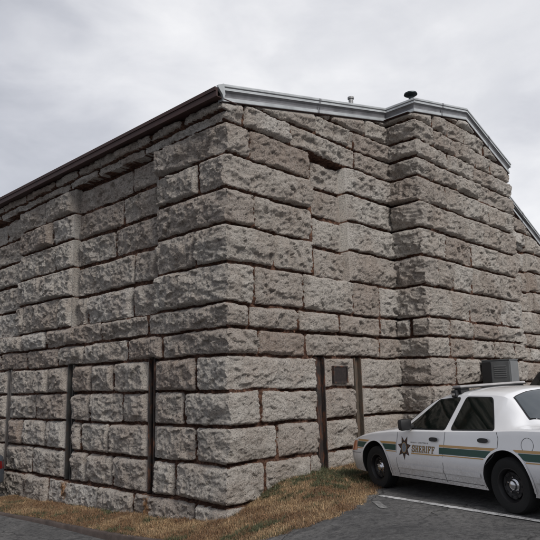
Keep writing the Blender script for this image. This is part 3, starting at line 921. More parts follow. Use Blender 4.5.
# ------------------------------------------------------------------ utility cabinet
def cabinet():
    zb = float(gz(7.6, -1.6))
    root = empty('utility_cabinet', (7.75, -1.33, zb))
    tag(root, 'tall dark grey metal cabinet by the projecting bay, behind the patrol car roof', 'cabinet')
    def add(name, boxes, mat, bev=.006, par=root):
        bm = bmesh.new()
        for lo, hi in boxes: add_box(bm, lo, hi, bev)
        o = bm_obj(name, bm, mat, root); o.parent = par
        o.matrix_parent_inverse = Matrix.Identity(4)
        return o
    # local coordinates relative to the empty
    add('body', [((-.24, -.34, .08), (.24, .36, 2.02))], M['cab'], .012)
    add('base', [((-.26, -.36, -.15), (.26, .38, .077))], M['curb'])
    add('lid', [((-.25, -.35, 2.022), (.25, .37, 2.045))], M['cab'])
    d = add('door', [((-.256, -.33, .12), (-.2415, .11, 1.99))], M['cab'], .004)
    h = add('handle', [((-.285, -.27, 1.0), (-.2565, -.24, 1.18))], M['black'], .004); h.parent = d
    for k in range(6): x_ = add('louvre_slat', [((-.266, -.26, 1.62+k*.05), (-.2565, .04, 1.645+k*.05))], M['cabl'], .003); x_.parent = d
    d2 = add('side_panel', [((-.252, .13, .12), (-.2415, .35, 1.99))], M['black'], .004)
    add('edge_panel', [((-.22, -.354, .12), (.22, -.3415, 1.99))], M['cabl'], .004)
cabinet()

# ------------------------------------------------------------------ vehicles
def pchip(xs, ys, q):
    xs = np.asarray(xs, float); ys = np.asarray(ys, float)
    h = np.diff(xs); dl = np.diff(ys)/h
    m = np.zeros(len(xs)); m[0] = dl[0]; m[-1] = dl[-1]
    for i in range(1, len(xs)-1):
        if dl[i-1]*dl[i] <= 0: m[i] = 0
        else:
            w1 = 2*h[i]+h[i-1]; w2 = h[i]+2*h[i-1]
            m[i] = (w1+w2)/(w1/dl[i-1]+w2/dl[i])
    k = np.clip(np.searchsorted(xs, q)-1, 0, len(xs)-2)
    t = (q-xs[k])/h[k]
    return ys[k]*(1+2*t)*(1-t)**2+m[k]*h[k]*t*(1-t)**2+ys[k+1]*t*t*(3-2*t)+m[k+1]*h[k]*t*t*(t-1)

# x, zb, wSill, wMid, wShoulder, zShoulder, yRail, zRail, zTop
SEDAN = [
 (-4.40, .40, .50, .70, .66, .86, .40, .88, .89),
 (-4.35, .34, .70, .86, .82, .93, .48, .955, .965),
 (-4.24, .29, .82, .93, .88, .98, .55, 1.01, 1.02),
 (-4.00, .25, .88, .962, .905, 1.00, .60, 1.035, 1.045),
 (-3.55, .22, .92, .980, .92, 1.00, .70, 1.035, 1.055),
 (-3.38, .21, .93, .983, .92, 1.00, .73, 1.035, 1.075),
 (-3.25, .21, .93, .984, .92, 1.00, .745, 1.035, 1.14),
 (-3.12, .21, .93, .985, .92, .998, .730, 1.055, 1.215),
 (-2.95, .21, .93, .985, .92, .992, .675, 1.205, 1.315),
 (-2.80, .21, .93, .985, .92, .985, .625, 1.335, 1.425),
 (-2.66, .21, .93, .985, .92, .98, .615, 1.392, 1.475),
 (-2.40, .21, .93, .986, .922, .972, .620, 1.414, 1.506),
 (-2.00, .21, .93, .986, .925, .962, .628, 1.424, 1.516),
 (-1.60, .21, .93, .986, .928, .953, .632, 1.410, 1.496),
 (-1.38, .21, .93, .986, .929, .949, .640, 1.378, 1.440),
 (-1.20, .21, .93, .986, .930, .945, .665, 1.305, 1.385),
 (-1.00, .21, .93, .986, .931, .940, .705, 1.195, 1.300),
 (-.80, .21, .93, .986, .932, .934, .745, 1.080, 1.205),
 (-.66, .21, .93, .985, .932, .930, .765, 1.00, 1.13),
 (-.56, .21, .93, .985, .932, .927, .74, .975, 1.075),
 (-.42, .21, .93, .984, .931, .92, .66, .965, 1.00),
 (-.30, .21, .93, .983, .930, .91, .60, .958, .975),
 (.00, .21, .93, .982, .925, .885, .56, .93, .945),
 (.30, .21, .925, .975, .915, .845, .54, .888, .905),
 (.60, .215, .90, .95, .885, .785, .52, .825, .84),
 (.80, .225, .85, .905, .845, .735, .50, .77, .785),
 (.92, .24, .78, .845, .79, .69, .46, .715, .73),
 (.99, .27, .68, .76, .71, .635, .42, .655, .665),
 (1.035, .33, .52, .60, .56, .56, .35, .575, .58)]
SUV = [
 (-3.75, .50, .60, .78, .74, 1.10, .55, 1.62, 1.66),
 (-3.68, .42, .80, .90, .86, 1.12, .66, 1.72, 1.76),
 (-3.50, .36, .88, .95, .90, 1.12, .70, 1.76, 1.81),
 (-2.60, .30, .92, .965, .92, 1.10, .72, 1.79, 1.85),
 (-1.70, .30, .92, .965, .92, 1.08, .72, 1.78, 1.84),
 (-1.30, .30, .92, .965, .92, 1.07, .74, 1.71, 1.77),
 (-.95, .30, .92, .965, .92, 1.06, .78, 1.42, 1.50),
 (-.62, .30, .92, .965, .92, 1.05, .80, 1.13, 1.22),
 (-.50, .30, .92, .965, .92, 1.05, .74, 1.10, 1.13),
 (.00, .30, .92, .96, .91, 1.02, .64, 1.07, 1.09),
 (.50, .31, .88, .94, .88, .97, .60, 1.02, 1.04),
 (.78, .34, .80, .88, .82, .90, .55, .95, .97),
 (.88, .40, .66, .74, .70, .78, .46, .82, .83)]

def section(row):
    x, zb, ws, wm, wsh, zsh, yr, zr, zt = row
    zm = min(.58, zb+.6*(zsh-zb)); zl = min(.40, zb+.35*(zsh-zb))
    return [(0, zb), (.6*ws, zb), (ws, zb+.03), (wm-.012, zl), (wm, zm), (wm*.35+wsh*.65, zm+(zsh-zm)*.66), (wsh, zsh-.012), (wsh-.03, zsh+.012),
            (yr, zr), (yr*.84, zr+(zt-zr)*.50), (yr*.45, zr+(zt-zr)*.88), (0, zt)]

def shell(rows, nx=150, sub=4):
    R = np.array(rows); xs = R[:, 0]
    q = np.linspace(xs[0], xs[-1], nx)
    cols = np.stack([pchip(xs, R[:, k], q) for k in range(1, 9)], -1)
    rings = []
    for x, c in zip(q, cols):
        s = np.array(section((x, *c)))
        out = []
        for i in range(len(s)-1):
            p0 = s[max(i-1, 0)] if i > 0 else np.array([-s[1][0], s[1][1]]); p1 = s[i]; p2 = s[i+1]
            p3 = s[i+2] if i+2 < len(s) else np.array([-s[i][0], s[i][1]])
            for k in range(sub):
                f = k/sub
                if i in (7,) : pt = p1+(p2-p1)*f
                elif i in (1, 2, 6): pt = p1+(p2-p1)*f
                else:
                    # tension-reduced catmull
                    t1 = (p2-p0)*.32; t2 = (p3-p1)*.32
                    if i == 8: t1 = (p2-p1)*.9
                    h00 = 2*f**3-3*f**2+1; h10 = f**3-2*f**2+f; h01 = -2*f**3+3*f**2; h11 = f**3-f**2
                    pt = h00*p1+h10*t1+h01*p2+h11*t2
                out.append(pt)
        out.append(s[-1])
        half = np.array(out)
        full = np.concatenate([half, (half[1:-1]*np.array([-1, 1]))[::-1]])
        rings.append(np.column_stack([np.full(len(full), x), full]))
    rings = np.array(rings); nr, k = rings.shape[:2]
    idx = np.arange(nr*k).reshape(nr, k)
    a = idx; b = np.roll(idx, -1, axis=1)
    faces = np.stack([a[:-1], b[:-1], b[1:], a[1:]], -1).reshape(-1, 4).tolist()
    faces.append(list(idx[0][::-1])); faces.append(list(idx[-1]))
    return rings.reshape(-1, 3), faces

class Car:
    def __init__(self, root, rows, paint):
        self.root = root; self.paint = paint
        V, F = shell(rows)
        bm = bmesh.new()
        vs = [bm.verts.new(v) for v in V.tolist()]
        for f_ in F: bm.faces.new([vs[i] for i in f_])
        bmesh.ops.recalc_face_normals(bm, faces=bm.faces)
        self.bvh = BVHTree.FromBMesh(bm)
        me = bpy.data.meshes.new('body'); bm.to_mesh(me); bm.free()
        me.materials.append(paint); me.materials.append(M['under'])
        cz = np.array([p.center.z for p in me.polygons]); zb = .235
        nz = np.array([p.normal.z for p in me.polygons])
        me.polygons.foreach_set('material_index', ((nz < -.8) & (cz < .36)).astype(np.int32))
        self.body = link(bpy.data.objects.new('body', me), root)
    def cut(self, cutters):
        for c in cutters:
            md = self.body.modifiers.new('cut', 'BOOLEAN'); md.operation = 'DIFFERENCE'; md.object = c; md.solver = 'FAST'
        bpy.context.view_layer.update()
        dg = bpy.context.evaluated_depsgraph_get()
        me = bpy.data.meshes.new_from_object(self.body.evaluated_get(dg), preserve_all_data_layers=True, depsgraph=dg)
        self.body.modifiers.clear(); self.body.data = me
        for c in cutters: bpy.data.objects.remove(c)
        me.polygons.foreach_set('use_smooth', np.ones(len(me.polygons), dtype=bool)); me.set_sharp_from_angle(angle=RAD(28))
    def hit(self, a, b, mode, s):
        if mode == 'side': o = Vector((a, 3*s, b)); d = Vector((0, -s, 0))
        elif mode == 'top': o = Vector((a, b, 4)); d = Vector((0, 0, -1))
        elif mode == 'rear': o = Vector((-7, a, b)); d = Vector((1, 0, 0))
        else: o = Vector((4, a, b)); d = Vector((-1, 0, 0))
        loc, nrm, i, dist = self.bvh.ray_cast(o, d)
        if loc is None:
            r = self.bvh.find_nearest(o+d*3); loc, nrm = r[0], r[1]
        if nrm.dot(d) > 0: nrm = -nrm
        return loc, nrm
    def panel(self, name, polys, mat, mode='side', s=1, off=.003, parent=None, step=.07, thick=0.0):
        bm = bmesh.new()
        for poly in polys:
            vs = [bm.verts.new((p[0], p[1], 0)) for p in poly]
            try: bm.faces.new(vs)
            except ValueError: pass
        bmesh.ops.triangulate(bm, faces=bm.faces, ngon_method='EAR_CLIP')
        xs = [v.co.x for v in bm.verts]; ys = [v.co.y for v in bm.verts]
        for ax, lo, hi in ((0, min(xs), max(xs)), (1, min(ys), max(ys))):
            c = lo+step
            while c < hi-1e-4:
                co = Vector((c, 0, 0)) if ax == 0 else Vector((0, c, 0)); no = Vector((1, 0, 0)) if ax == 0 else Vector((0, 1, 0))
                bmesh.ops.bisect_plane(bm, geom=bm.verts[:]+bm.edges[:]+bm.faces[:], plane_co=co, plane_no=no)
                c += step
        nn = {}
        for v in bm.verts:
            loc, nrm = self.hit(v.co.x, v.co.y, mode, s); v.co = loc+nrm*off; nn[v] = nrm
        bmesh.ops.recalc_face_normals(bm, faces=bm.faces)
        for f_ in bm.faces:
            if f_.normal.dot(nn[f_.verts[0]]) < 0: f_.normal_flip()
        if thick > 0:
            r = bmesh.ops.solidify(bm, geom=bm.faces[:], thickness=thick)
        me = bpy.data.meshes.new(name); bm.to_mesh(me); bm.free(); me.materials.append(mat)
        me.polygons.foreach_set('use_smooth', np.ones(len(me.polygons), dtype=bool))
        if thick > 0: me.set_sharp_from_angle(angle=RAD(35))
        return link(bpy.data.objects.new(name, me), parent or self.root)

def rounded(poly, r=.03, n=4):
    out = []; m = len(poly)
    for i in range(m):
        p = Vector(poly[i]); a = Vector(poly[i-1]); b = Vector(poly[(i+1) % m])
        da = (a-p); db = (b-p); ra = min(r, da.length*.45, db.length*.45)
        p1 = p+da.normalized()*ra; p2 = p+db.normalized()*ra
        for k in range(n+1):
            t = k/n; q = p1*(1-t)**2+p*2*t*(1-t)+p2*t*t
            out.append((q.x, q.y))
    return out

def grow(poly, d):
    P = [Vector(p) for p in poly]; m = len(P)
    area = sum(P[i].x*P[(i+1) % m].y-P[(i+1) % m].x*P[i].y for i in range(m))
    sg = 1 if area > 0 else -1; out = []
    for i in range(m):
        a = (P[i]-P[i-1]); b = (P[(i+1) % m]-P[i])
        if a.length < 1e-6 or b.length < 1e-6: out.append(tuple(P[i])); continue
        a.normalize(); b.normalize()
        na = Vector((a.y, -a.x))*sg; nb = Vector((b.y, -b.x))*sg
        n_ = (na+nb)
        if n_.length < 1e-4: out.append(tuple(P[i])); continue
        n_.normalize(); k = d/max(.5, n_.dot(na)); out.append(tuple(P[i]+n_*k))
    return out

def stroke(pts, w):
    P = [Vector(p) for p in pts]; polys = []
    for i in range(len(P)-1):
        d = (P[i+1]-P[i]).normalized(); nrm = Vector((-d.y, d.x))*w/2; e = d*w*.12
        polys.append([tuple(P[i]-e-nrm), tuple(P[i+1]+e-nrm), tuple(P[i+1]+e+nrm), tuple(P[i]-e+nrm)])
    return polys

def wheel(root, x, y, z, s, R=.335, detail=False):
    """s=+1 when the outer face looks to +y"""
    w = .225
    t = lathe('wheel', [(.21, -w/2), (.285, -w/2), (R-.022, -w/2+.004), (R-.004, -w/2+.028), (R, -w/2+.05), (R, -.02), (R-.006, -.016), (R-.006, -.008), (R, -.004), (R, w/2-.05), (R-.004, w/2-.028), (R-.022, w/2-.004), (.285, w/2), (.245, w/2-.004), (.21, w/2-.016), (.21, -w/2)],
              M['tyre'], root, 64, 'Y', (x, y, z))
    sg = s
    def pr(l): return [(a, b*sg) for a, b in l]
    rim = lathe('rim', pr([(0, .035), (.055, .035), (.075, .028), (.105, .028), (.125, .05), (.155, .055), (.168, .02), (.178, .02), (.186, .075), (.200, .098), (.213, .098), (.213, -.08)]), M['rim'], None, 48, 'Y', (x, y, z))
    rim.parent = t
    for k in range(10 if detail else 0):
        bm = bmesh.new(); a = 2*math.pi*k/10
        r = bmesh.ops.create_cone(bm, cap_ends=True, segments=12, radius1=.014, radius2=.014, depth=.006)
        for v in r['verts']:
            v.co = Vector((x+.141*math.cos(a)+v.co.x, y+sg*.056+v.co.z, z+.141*math.sin(a)+v.co.y))
        bm_obj('vent_hole', bm, M['under'], t)
    cap = lathe('hub_cap', pr([(0, .085), (.03, .083), (.052, .072), (.062, .052), (.075, .045), (.082, .036)]), M['chrome'], None, 32, 'Y', (x, y, z))
    cap.parent = t
    for k in range(5 if detail else 0):
        bm = bmesh.new(); a = 2*math.pi*k/5+.3
        r = bmesh.ops.create_cone(bm, cap_ends=True, segments=6, radius1=.011, radius2=.009, depth=.02)
        for v in r['verts']:
            v.co = Vector((x+.096*math.cos(a)+v.co.x, y+sg*.038+v.co.z, z+.096*math.sin(a)+v.co.y))
        bm_obj('lug_nut', bm, M['chrome'], t)
    return t

def arch_cutter(x, z, r, y0, y1):
    bm = bmesh.new()
    res = bmesh.ops.create_cone(bm, cap_ends=True, segments=56, radius1=r, radius2=r, depth=abs(y1-y0))
    for v in res['verts']: v.co = Vector((x+v.co.x*1.031+.0013, (y0+y1)/2+v.co.z+.0007, z+v.co.y+.0011))
    bmesh.ops.recalc_face_normals(bm, faces=bm.faces)
    me = bpy.data.meshes.new('c'); bm.to_mesh(me); bm.free(); me.materials.append(M['under'])
    return link(bpy.data.objects.new('c', me))

def join_cut(objs):
    bm = bmesh.new()
    for o in objs:
        bm.from_mesh(o.data); bpy.data.objects.remove(o)
    me = bpy.data.meshes.new('c'); bm.to_mesh(me); bm.free(); me.materials.append(M['under']); me.materials.append(M['under'])
    me.polygons.foreach_set('material_index', np.ones(len(me.polygons), dtype=np.int32))
    return link(bpy.data.objects.new('c', me))

def sedan(root, paint, police=False):
    c = Car(root, SEDAN, paint)
    cut = []
    for ax in (0, -2.913):
        for s in (1, -1):
            cut.append(arch_cutter(ax, .365, .392, s*.66, s*1.2))
    c.cut([join_cut(cut)])
    L = [1, -1]
    def both(name, poly, mat, off=.003, **kw):
        for s in L: c.panel(name, [poly], mat, 'side', s, off, **kw)
    # glass
    fw_ = rounded([(-.815, .972), (-1.42, 1.365), (-1.875, 1.388), (-1.745, .976)], .03)
    rw_ = rounded([(-1.885, .978), (-2.005, 1.392), (-2.49, 1.375), (-2.70, 1.0), (-2.70, .995)], .045)
    for s in L:
        for poly in (fw_, rw_):
            sl = c.panel('window_seal', [grow(poly, .016)], M['seal'], 'side', s, .003)
            g_ = c.panel('side_window', [poly], M['glass'], 'side', s, .0055)
            sl.parent = g_
    ws = [(-.45, 0), (-.49, .35), (-.62, .62), (-.71, .70), (-1.0, .665), (-1.30, .60), (-1.27, .3), (-1.25, 0)]
    ws = ws+[(a, -b) for a, b in ws[::-1][1:-1]]
    sl = c.panel('window_seal', [grow(ws, .02)], M['seal'], 'top', 1, .003); g_ = c.panel('windshield', [ws], M['glass'], 'top', 1, .006); sl.parent = g_
    rwn = [(-2.755, 0), (-2.765, .3), (-2.80, .555), (-2.95, .60), (-3.11, .655), (-3.20, .60), (-3.30, .35), (-3.345, 0)]
    rwn = rwn+[(a, -b) for a, b in rwn[::-1][1:-1]]
    sl = c.panel('window_seal', [grow(rwn, .018)], M['seal'], 'top', 1, .003); g_ = c.panel('rear_window', [rwn], M['glassr'], 'top', 1, .006); sl.parent = g_
    # shut lines
    gapm = M['gap'] if police else M['gapd']
    lines = [stroke([(-.66, .915), (-.64, .75), (-.62, .45), (-.63, .27)], .007),
             stroke([(-1.79, .94), (-1.765, .75), (-1.735, .50), (-1.735, .27)], .007),
             stroke([(-2.78, .965), (-2.81, .89), (-2.795, .78), (-2.70, .66), (-2.56, .55), (-2.505, .42), (-2.50, .27)], .007),
             stroke([(-.64, .295), (-2.49, .295)], .007), stroke([(.43, .545), (.95, .535)], .007),
             stroke([(-3.286+.095*math.cos(a), .83+.085*math.sin(a)) for a in np.linspace(0, 2*math.pi, 19)], .005)]
    for s in L:
        for l_ in lines: c.panel('panel_gap', l_, gapm, 'side', s, .0022, step=.12)
        for l_ in (stroke([(-.50, .70), (-.2, .80), (.3, .80), (.80, .72), (.95, .5)], .006), stroke([(-3.42, .70), (-3.40, .80), (-4.1, .80), (-4.25, .74)], .006)):
            c.panel('panel_gap', [[(a, s*b) for a, b in p_] for p_ in l_], gapm, 'top', 1, .0022, step=.12)
    # body side moulding
    for a, b in ((-.655, -1.73), (-1.75, -2.47)):
        both('side_moulding', rounded([(a, .395), (a, .455), (b, .455), (b, .395)], .015), paint, .016, thick=-.015)
    both('side_moulding', rounded([(-3.36, .42), (-3.36, .475), (-4.1, .475), (-4.1, .42)], .015), paint, .016, thick=-.015)
    # arch lips
    for ax in (0, -2.913):
        arc = [(ax+.415*math.cos(a), .365+.407*math.sin(a)) for a in np.linspace(-.18, math.pi+.18, 30)]
        for s in L: c.panel('arch_lip', stroke(arc, .030), paint, 'side', s, .010, thick=-.012, step=.2)
    # handles
    for hx, hz in ((-1.556, .832), (-2.555, .855)):
        for s in L:
            e = [(hx+.098*math.copysign(abs(math.cos(a))**.7, math.cos(a)), hz+.03*math.copysign(abs(math.sin(a))**.8, math.sin(a))) for a in np.linspace(0, 2*math.pi, 25)[:-1]]
            c.panel('door_handle', [e], M['black'], 'side', s, .022, thick=-.02)
    # mirrors
    for s in L:
        bm = bmesh.new()
        add_box(bm, (-.05, -.10, -.085), (.06, .10, .085), .045)
        for v in bm.verts: v.co = Vector((-1.0+v.co.x-.02*v.co.z, s*(1.03+v.co.y), 1.035+v.co.z))
        add_box(bm, (-1.03, min(s*.88, s*.96), .975), (-.96, max(s*.88, s*.96), 1.03), .01)
        bm_obj('side_mirror', bm, M['black'], root, 50)
    # wheels
    for ax in (0, -2.913):
        for s in L: wheel(root, ax, s*.835, .335, s, detail=police and s > 0)
    # front
    for s in L:
        c.panel('marker_lamp', [rounded([(.56, .585), (.80, .565), (.955, .565), (.96, .665), (.88, .70), (.62, .74)], .012)], M['amber'], 'side', s, .006, thick=-.005)
        c.panel('headlamp', [rounded([(s*.46, .585), (s*.46, .66), (s*.66, .665), (s*.80, .66), (s*.80, .59)], .02)], M['lens'], 'front', 1, .008)
        c.panel('tail_lamp', [rounded([(s*.40, .70), (s*.40, .87), (s*.62, .89), (s*.80, .88), (s*.82, .71)], .02)], M['redl'], 'rear', 1, .008)
        c.panel('tail_lamp', [rounded([(-4.345, .70), (-4.335, .885), (-4.19, .92), (-4.17, .71)], .012)], M['redl'], 'side', s, .008)
    c.panel('grille', [rounded([(-.40, .50), (-.40, .60), (.40, .60), (.40, .50)], .02)], M['black'], 'front', 1, .01)
    bm = bmesh.new(); add_box(bm, (.90, -.45, .30), (1.02, .45, .42), .02); bm_obj('air_intake', bm, M['black'], root)
    c.panel('bumper_strip', [rounded([(-.66, .50), (-.66, .56), (.66, .56), (.66, .50)], .02)], M['black'], 'rear', 1, .012)
    # black underbody pan and axles
    bm = bmesh.new(); add_box(bm, (-4.0, -.62, .17), (.75, .62, .30), .02); bm_obj('underbody', bm, M['under'], root)
    if police:
        def seg(a, b, za, zb, zc, zd):
            return [(a, za), (b, zc), (b, zd), (a, zb)]
        for s in L:
            g_ = []; y_ = []
            sp = ((.585, .43), (.43, .0), (0, -.43), (-.43, -.62), (-1.665, -2.45), (-2.45, -2.913), (-2.913, -3.45), (-3.45, -4.16))
            def zl(x): return .640 if x > -.5 else .640-.003*(x+.5)
            pieces = []
            for a, b in sp:
                g_ = []; y_ = []; y2_ = []
                pieces.append((g_, y_, y2_))
                for (lo, hi, tgt) in ((0, .086, g_), (.092, .124, y_), (-.024, -.010, y2_)):
                    ya, yb = zl(a), zl(b)
                    n_ = 14
                    for k in range(n_):
                        p, q_ = a+(b-a)*k/n_, a+(b-a)*(k+1)/n_
                        def cl(x, lo_):
                            best = lo_
                            for ax in (0, -2.913):
                                dx = abs(x-ax)
                                if dx < .40: best = max(best, .365+.425*math.sqrt(max(0, 1-(dx/.43)**2)))
                            return best
                        zla, zlb = zl(p), zl(q_)
                        lo1, lo2 = cl(p, zla+lo), cl(q_, zlb+lo)
                        hi1, hi2 = zla+hi, zlb+hi
                        if lo1 >= hi1 or lo2 >= hi2: continue
                        tgt.append([(p, lo1), (q_, lo2), (q_, hi2), (p, hi1)])
            pieces.append(([], [[(-1.02, .610), (-1.665, .613), (-1.665, .629), (-1.02, .626)]], []))
            for g_, y_, y2_ in pieces:
                if g_: c.panel('green_stripe', g_, M['green'], 'side', s, .0032, step=.2)
                if y_: c.panel('gold_stripe', y_, M['gold'], 'side', s, .0032, step=.2)
                if y2_: c.panel('gold_stripe', y2_, M['gold'], 'side', s, .0032, step=.2)
            # star
            cx, cz = -.845, .690
            def star(R1, R2, np_=7):
                return [(cx+(R1 if k % 2 == 0 else R2)*math.sin(math.pi*k/np_)*.92, cz-(R1 if k % 2 == 0 else R2)*math.cos(math.pi*k/np_)) for k in range(2*np_)]
            def fan(o): return [[(cx, cz), o[k], o[(k+1) % len(o)]] for k in range(len(o))]
            bd = c.panel('star_badge', fan(star(.182, .095)), M['starb'], 'side', s, .0045, step=.2)
            x = c.panel('star_inlay', fan(star(.150, .080)), M['staro'], 'side', s, .0055, step=.2); x.parent = bd
            x = c.panel('star_inner', fan(star(.125, .085)), M['starb'], 'side', s, .0062, step=.2); x.parent = bd
            circ = lambda r, k=24: [(cx+r*.9*math.cos(t), cz+r*1.1*math.sin(t)) for t in np.linspace(0, 2*math.pi, k+1)[:-1]]
            x = c.panel('seal_ring', [circ(.070)], M['gold'], 'side', s, .0070, step=.2); x.parent = bd
            x = c.panel('seal', [circ(.062)], M['seal_g'], 'side', s, .0078, step=.2); x.parent = bd
            # lettering
            GL = {
             'S': ([[(.92, .74), (.84, .90), (.62, .985), (.38, .97), (.16, .86), (.12, .70), (.28, .58), (.55, .50), (.80, .40), (.90, .25), (.80, .08), (.58, .01), (.34, .02), (.14, .12), (.07, .28)]], .17,
                   [(.88, .68, .96, .99), (.04, .01, .12, .32)]),
             'H': ([[(.22, 0), (.22, 1)], [(.80, 0), (.80, 1)], [(.2, .5), (.8, .5)]], .17, [(.04, 0, .40, .06), (.04, .94, .40, 1), (.62, 0, .98, .06), (.62, .94, .98, 1)]),
             'E': ([[(.26, 0), (.26, 1)], [(.24, .5), (.66, .5)]], .17, [(.06, 0, .90, .10), (.06, .90, .88, 1), (.82, .0, .90, .28), (.80, .74, .88, 1), (.62, .38, .68, .62)]),
             'R': ([[(.24, 0), (.24, 1)], [(.24, .95), (.62, .95), (.80, .86), (.84, .73), (.78, .58), (.60, .50), (.24, .50)], [(.55, .50), (.74, .22), (.92, .03)]], .16, [(.06, 0, .42, .06), (.06, .94, .3, 1), (.78, 0, .99, .06)]),
             'I': ([[(.5, 0), (.5, 1)]], .20, [(.24, 0, .76, .06), (.24, .94, .76, 1)]),
             'F': ([[(.26, 0), (.26, 1)], [(.24, .5), (.66, .5)]], .17, [(.06, 0, .48, .06), (.06, .90, .90, 1), (.82, .70, .90, 1), (.62, .38, .68, .62)])}
            word = 'SHERIFF'; wd = {'I': .048}
            adv = .083; tot = sum(wd.get(ch, adv) for ch in word)
            start, z0_, hgt = -1.035, .642, .090
            polys = []; pos = 0
            for ch in word:
                cw = wd.get(ch, adv)
                pl_ = []
                gl, sw, sf = GL[ch]
                wch = cw*.90
                for st_ in gl:
                    pl_ += stroke([(a*wch, b*hgt*.96+.002) for a, b in st_], sw*wch if ch != 'I' else .016)
                for a0, b0, a1, b1 in sf: pl_.append([(a0*wch, b0*hgt), (a1*wch, b0*hgt), (a1*wch, b1*hgt), (a0*wch, b1*hgt)])
                for p in pl_:
                    if s > 0: polys.append([(start-pos-a, z0_+b) for a, b in p])
                    else: polys.append([(start-tot+pos+a, z0_+b) for a, b in p])
                pos += cw
            off_p = [grow(p, .0035) for p in polys]
            ln = c.panel('sheriff_lettering', polys, M['goldl'], 'side', s, .0056, step=.3)
            x = c.panel('lettering_outline', off_p, M['inkb'], 'side', s, .0040, step=.3); x.parent = ln
            # line of small dark capitals above, too small to read
            sm = []; words = []; xx = -1.0; rr = random.Random(4)
            while xx > -1.42:
                kind = rr.choice('IIVLTH')
                w_ = .016
                if kind == 'I': sm += [[(xx, .765), (xx-.005, .765), (xx-.005, .783), (xx, .783)]]
                elif kind == 'L': sm += [[(xx, .765), (xx-.004, .765), (xx-.004, .783), (xx, .783)], [(xx-.004, .765), (xx-.014, .765), (xx-.014, .769), (xx-.004, .769)]]
                elif kind == 'T': sm += [[(xx-.006, .765), (xx-.010, .765), (xx-.010, .779), (xx-.006, .779)], [(xx, .779), (xx-.016, .779), (xx-.016, .783), (xx, .783)]]
                elif kind == 'H': sm += [[(xx, .765), (xx-.004, .765), (xx-.004, .783), (xx, .783)], [(xx-.012, .765), (xx-.016, .765), (xx-.016, .783), (xx-.012, .783)], [(xx-.004, .773), (xx-.012, .773), (xx-.012, .776), (xx-.004, .776)]]
                else: sm += [[(xx, .783), (xx-.004, .783), (xx-.010, .765), (xx-.006, .765)], [(xx-.016, .783), (xx-.012, .783), (xx-.006, .765), (xx-.010, .765)]]
                if len(sm) > 13 and not words: words.append(sm); sm = []; xx -= .040
                else: xx -= .0175
            words.append(sm)
            for sm in words: c.panel('small_lettering', sm, M['inkb'], 'side', s, .0040, step=.5)
        # roof light bar
        bm = bmesh.new()
        add_box(bm, (-1.86, -.62, 1.533), (-1.68, .62, 1.566), .014)
        lb = bm_obj('light_bar', bm, M['bar'], root, 50)
        bm = bmesh.new(); add_box(bm, (-1.87, -.625, 1.518), (-1.67, .625, 1.5315), .005)
        x = bm_obj('light_bar_base', bm, M['black'], root, 50); x.parent = lb
        for s in L:
            bm = bmesh.new()
            add_box(bm, (-1.84, min(s*.44, s*.60), 1.43), (-1.69, max(s*.44, s*.60), 1.5175), .012)
            add_box(bm, (-1.80, min(s*.60, s*.665), 1.40), (-1.70, max(s*.60, s*.665), 1.50), .01)
            x = bm_obj('mounting_foot', bm, M['black'], root, 50); x.parent = lb
            bm = bmesh.new(); add_box(bm, (-1.78, min(s*.665, s*.672), 1.43), (-1.72, max(s*.665, s*.672), 1.46), .002)
            x = bm_obj('mounting_bolt_plate', bm, M['chrome'], root); x.parent = lb
        c.panel('window_sticker', [[(-3.14, .13), (-3.14, .32), (-3.20, .32), (-3.20, .13)]], M['plast'], 'top', 1, .008)
    return c

def car_matrix(q, h, pitch, roll):
    fw_ = Vector((math.cos(h)*math.cos(pitch), math.sin(h)*math.cos(pitch), math.sin(pitch)))
    lf_ = Vector((-math.sin(h), math.cos(h), 0)); up = fw_.cross(lf_)
    lf2 = lf_*math.cos(roll)+up*math.sin(roll); up2 = up*math.cos(roll)-lf_*math.sin(roll)
    m = Matrix((fw_, lf2, up2)).transposed().to_4x4(); m.translation = Vector(q)
    return m

patrol = empty('patrol_car', (0, 0, 0))
tag(patrol, 'white sheriff patrol sedan with green and gold stripe, star badge and roof light bar', 'car')
sedan(patrol, M['white'], True)
patrol.matrix_world = car_matrix((2.4728, -2.2215, -.002), 1.1799, -.0274, -.0349)

other = empty('parked_car', (0, 0, 0))
tag(other, 'dark slate sedan parked against the long side wall with a red tail lamp', 'car')
sedan(other, M['slate'], False)
other.matrix_world = car_matrix((-1.37, 11.75, -.84), math.pi/2, 0, 0)

